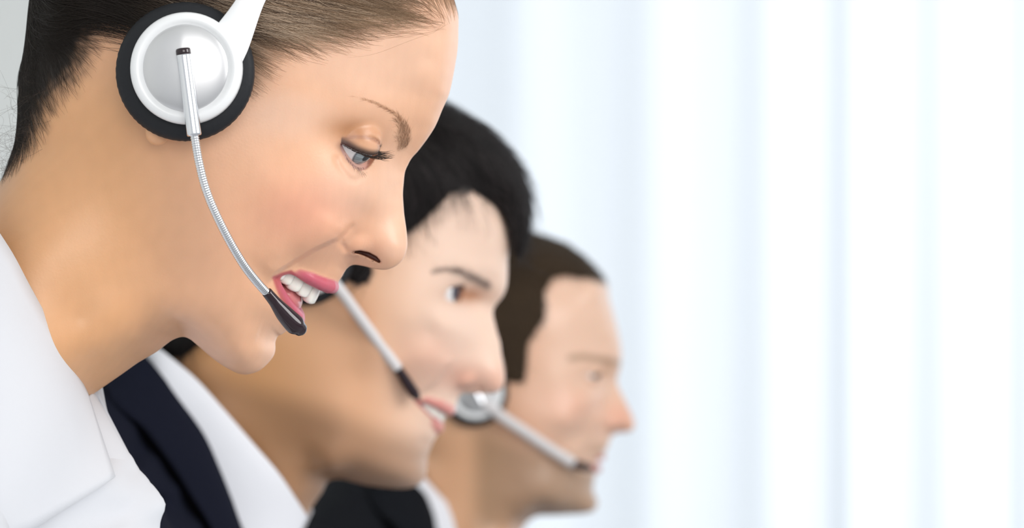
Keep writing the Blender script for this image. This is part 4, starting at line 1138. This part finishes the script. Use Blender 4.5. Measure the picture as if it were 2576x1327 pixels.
def paint_m3(p):
    X, Y = S3.pix(p)
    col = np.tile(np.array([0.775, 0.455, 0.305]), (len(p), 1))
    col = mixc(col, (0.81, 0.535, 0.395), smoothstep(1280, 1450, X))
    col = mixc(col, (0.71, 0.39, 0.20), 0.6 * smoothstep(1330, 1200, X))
    for cx, cy, rx, ry, a in ((1430, 1020, 70, 50, .35), (1560, 1050, 45, 40, .55)):
        col = mixc(col, (0.76, 0.33, 0.22), a * np.exp(-(((X - cx) / rx) ** 2 + ((Y - cy) / ry) ** 2)))
    beard = smoothstep(1090, 1170, Y + 0.35 * (1350 - X)) * smoothstep(1330, 1275, Y - 0.2 * (1400 - X)) * smoothstep(1160, 1230, X)
    mous = np.exp(-(((X - 1500) / 34) ** 2 + ((Y - 1128) / 14) ** 2))
    col = mixc(col, (0.22, 0.14, 0.075), 0.62 * np.clip(beard + 0.5 * mous, 0, 1))
    d, _, t = line_d(X, Y, [(1435,900),(1470,896),(1520,905),(1555,912)])
    col = mixc(col, (0.24, 0.14, 0.07), 0.6 * smoothstep(13, 3, d))
    socket_shade = np.exp(-(((X - 1520) / 34) ** 2 + ((Y - 930) / 18) ** 2)); col = mixc(col, (0.55, 0.30, 0.16), 0.5 * socket_shade)  # eye socket shade painted into the skin colour
    lip = np.maximum(smoothstep(0.7, 0.1, chain_sd(p, m3_ul, m3_ur)), smoothstep(0.6, 0.0, chain_sd(p, m3_ll, m3_lr)))
    col = mixc(col, (0.58, 0.22, 0.20), 0.85 * lip)
    sd = poly_sd(X, Y, M3_HAIR) + 6 * vnoise(p, 0.4, 2)
    return mixc(col, (0.05, 0.032, 0.018), smoothstep(8, -10, sd))
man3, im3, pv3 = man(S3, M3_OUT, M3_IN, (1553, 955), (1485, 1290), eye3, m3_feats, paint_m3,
    'man with cropped brown hair and stubble in dark suit, farthest along the row', (1130, 2200), iris=(0.05, 0.04, 0.04), look=(0.86, -0.14, 0.48), kw=1.08)
M3_HO = [(1524,712,30),(1501,676,45),(1466,641,55),(1426,613,60),(1374,593,62),(1333,582,64),(1270,573,64),(1190,577,64),(1110,598,64),(1040,645,62),(994,715,62),(970,800,60),(966,880,58),(978,965,55),(990,1040,50),(990,1120,45),(1060,1200,50),(1250,1100,60),(1400,950,50),(1520,800,30)]
hm3, hv3, hp3, hc3 = hair_volume(S3, im3, M3_HO, M3_HAIR, 3.5, MAT['brown_hair'], man3, t_edge=1.0)
tuft(S3, hv3, hp3, man3, 7000, 9, lambda r: np.tile([0.3, -0.6, 0.1], (len(r), 1)), 0.10, (0.05, 0.032, 0.018), MAT['hair_matte'], lift=0.5, seed=9)
headset(S3, (1196, 986, 90), 'headset with silver cup beside the sideburn of the farthest man', (1215, 1018, 93),
        [(1212,1010,93),(1226,1018,91),(1260,1045,84),(1320,1085,74),(1390,1132,62),(1440,1163,54)],
        [(1438,1162,54),(1452,1168,51),(1466,1172,48),(1480,1176,45),(1486,1178,44)],
        [(1200,935,84),(1202,890,85),(1204,820,85),(1208,700,79),(1212,610,58),(1214,570,28),(1214,558,0)], [15, 12, 10, 10, 9, 9, 9], MAT['strap'], goose_r=4.5, mic_r=(3.4, 3.6, 3.6, 3.2, 2.2), ridges=False, tube_start=(1194, 980, 93))

# ---- suits
def suit(sp, parent, cloth, jo, ji, shirt_top, shirt_low, lapel_top, lapel_low, extra=None):
    garment(sp, 'jacket', jo, ji, cloth, parent, h=3.0, wmax=250, extra=extra)
    leaf(sp, 'shirt_collar', shirt_top, shirt_low, MAT['poplin'], parent, bulge=1.5)
    leaf(sp, 'jacket_collar', lapel_top, lapel_low, cloth, parent, bulge=3.0, thick=2.5)
def j2_extra(im): groove(im, S2, [(250,1090),(340,1180),(420,1300),(480,1420)], -3, 7, 100)
suit(S2, man2, MAT['navy'],
 [(700,1420,25),(760,1500,30),(830,1600,60),(860,1800,80),(800,2050,90),(740,2280,90),(300,2300,80),(0,2250,90),(-60,1900,90),(-20,1500,90),(60,1200,80),(180,980,70),(290,870,45),(370,850,25),(420,960,40),(480,1100,45),(560,1240,40),(630,1340,30)],
 [(300,960,74),(345,1070,98),(400,1150,97),(452,1222,92),(505,1312,84),(620,1420,54),(260,1060,125),(330,1150,120),(200,1150,180),(400,1260,112),(180,1300,215),(300,1350,185),(480,1400,105),(150,1600,220),(350,1600,180),(550,1600,130),(720,1600,75),(200,1900,205),(450,1900,165),(680,1900,100),(40,1450,130),(20,1700,140)],
 [(370,840,0),(362,850,30),(372,862,55),(405,880,69),(450,914,73),(494,952,74),(567,1033,73),(640,1117,67),(703,1190,56),(751,1262,38),(775,1300,24)],
 [(330,940,0),(330,950,35),(345,960,64),(372,985,76),(415,1030,79),(455,1080,78),(510,1160,75),(565,1250,69),(615,1345,60),(660,1420,52),(705,1440,42)],
 [(345,850,0),(338,862,34),(348,876,60),(374,900,75),(420,955,78),(475,1026,78),(523,1095,76),(556,1170,73),(582,1238,69),(612,1330,63),(650,1440,52)],
 [(270,900,0),(262,915,45),(258,950,82),(284,1008,100),(320,1040,104),(357,1068,104),(420,1148,102),(448,1188,99),(475,1231,96),(530,1318,88),(590,1440,74)], extra=j2_extra)
suit(S3, man3, MAT['charcoal'],
 [(1200,1500,25),(1260,1560,40),(1300,1650,60),(1310,1800,80),(1270,2000,90),(1210,2190,90),(900,2200,80),(700,2150,90),(560,1900,90),(590,1600,90),(650,1380,80),(740,1240,70),(850,1160,50),(950,1140,25),(1020,1240,40),(1060,1330,45),(1110,1410,40),(1160,1460,30)],
 [(760,1290,120),(830,1240,95),(700,1400,190),(940,1230,72),(980,1290,76),(1030,1370,74),(1080,1440,66),(1140,1490,52),(900,1300,125),(950,1380,120),(800,1370,180),(1000,1470,112),(780,1480,215),(920,1520,185),(1060,1550,105),(820,1700,220),(960,1700,180),(1110,1700,130),(1230,1680,75),(850,1950,205),(1030,1950,165),(1190,1900,100),(650,1600,130),(620,1800,140)],
 [(1009,1130,0),(1002,1140,32),(1009,1150,56),(1034,1166,69),(1064,1196,69),(1098,1233,66),(1142,1280,60),(1184,1327,50),(1224,1375,40),(1259,1420,28)],
 [(974,1210,0),(974,1220,38),(986,1230,66),(1009,1250,78),(1034,1285,80),(1059,1320,78),(1094,1380,73),(1129,1430,64),(1169,1480,54),(1214,1500,42)],
 [(989,1145,0),(982,1155,36),(990,1165,62),(1009,1180,76),(1039,1208,78),(1072,1240,77),(1092,1285,74),(1106,1330,70),(1129,1390,63),(1159,1450,52)],
 [(924,1190,0),(919,1200,45),(919,1230,82),(939,1270,100),(969,1300,104),(999,1325,103),(1024,1370,100),(1044,1410,96),(1074,1460,88),(1114,1520,74)])
sleeves(S2, man2, MAT['navy'], (185, 1340, 182), (230, 2500, 205), (1250, 2620, 150))
sleeves(S3, man3, MAT['charcoal'], (760, 1480, 182), (800, 2330, 205), (1550, 2400, 150))
brow_hairs(S2, im2, pv2, man2, [(1160,672),(1205,695),(1232,715),(1222,726),(1190,714),(1150,690)], [(1090,684),(1120,677),(1160,683)], MAT['hair'], 260, (-0.6, 0.5, 0.35), 7, 0.06, (0.02, 0.015, 0.014))
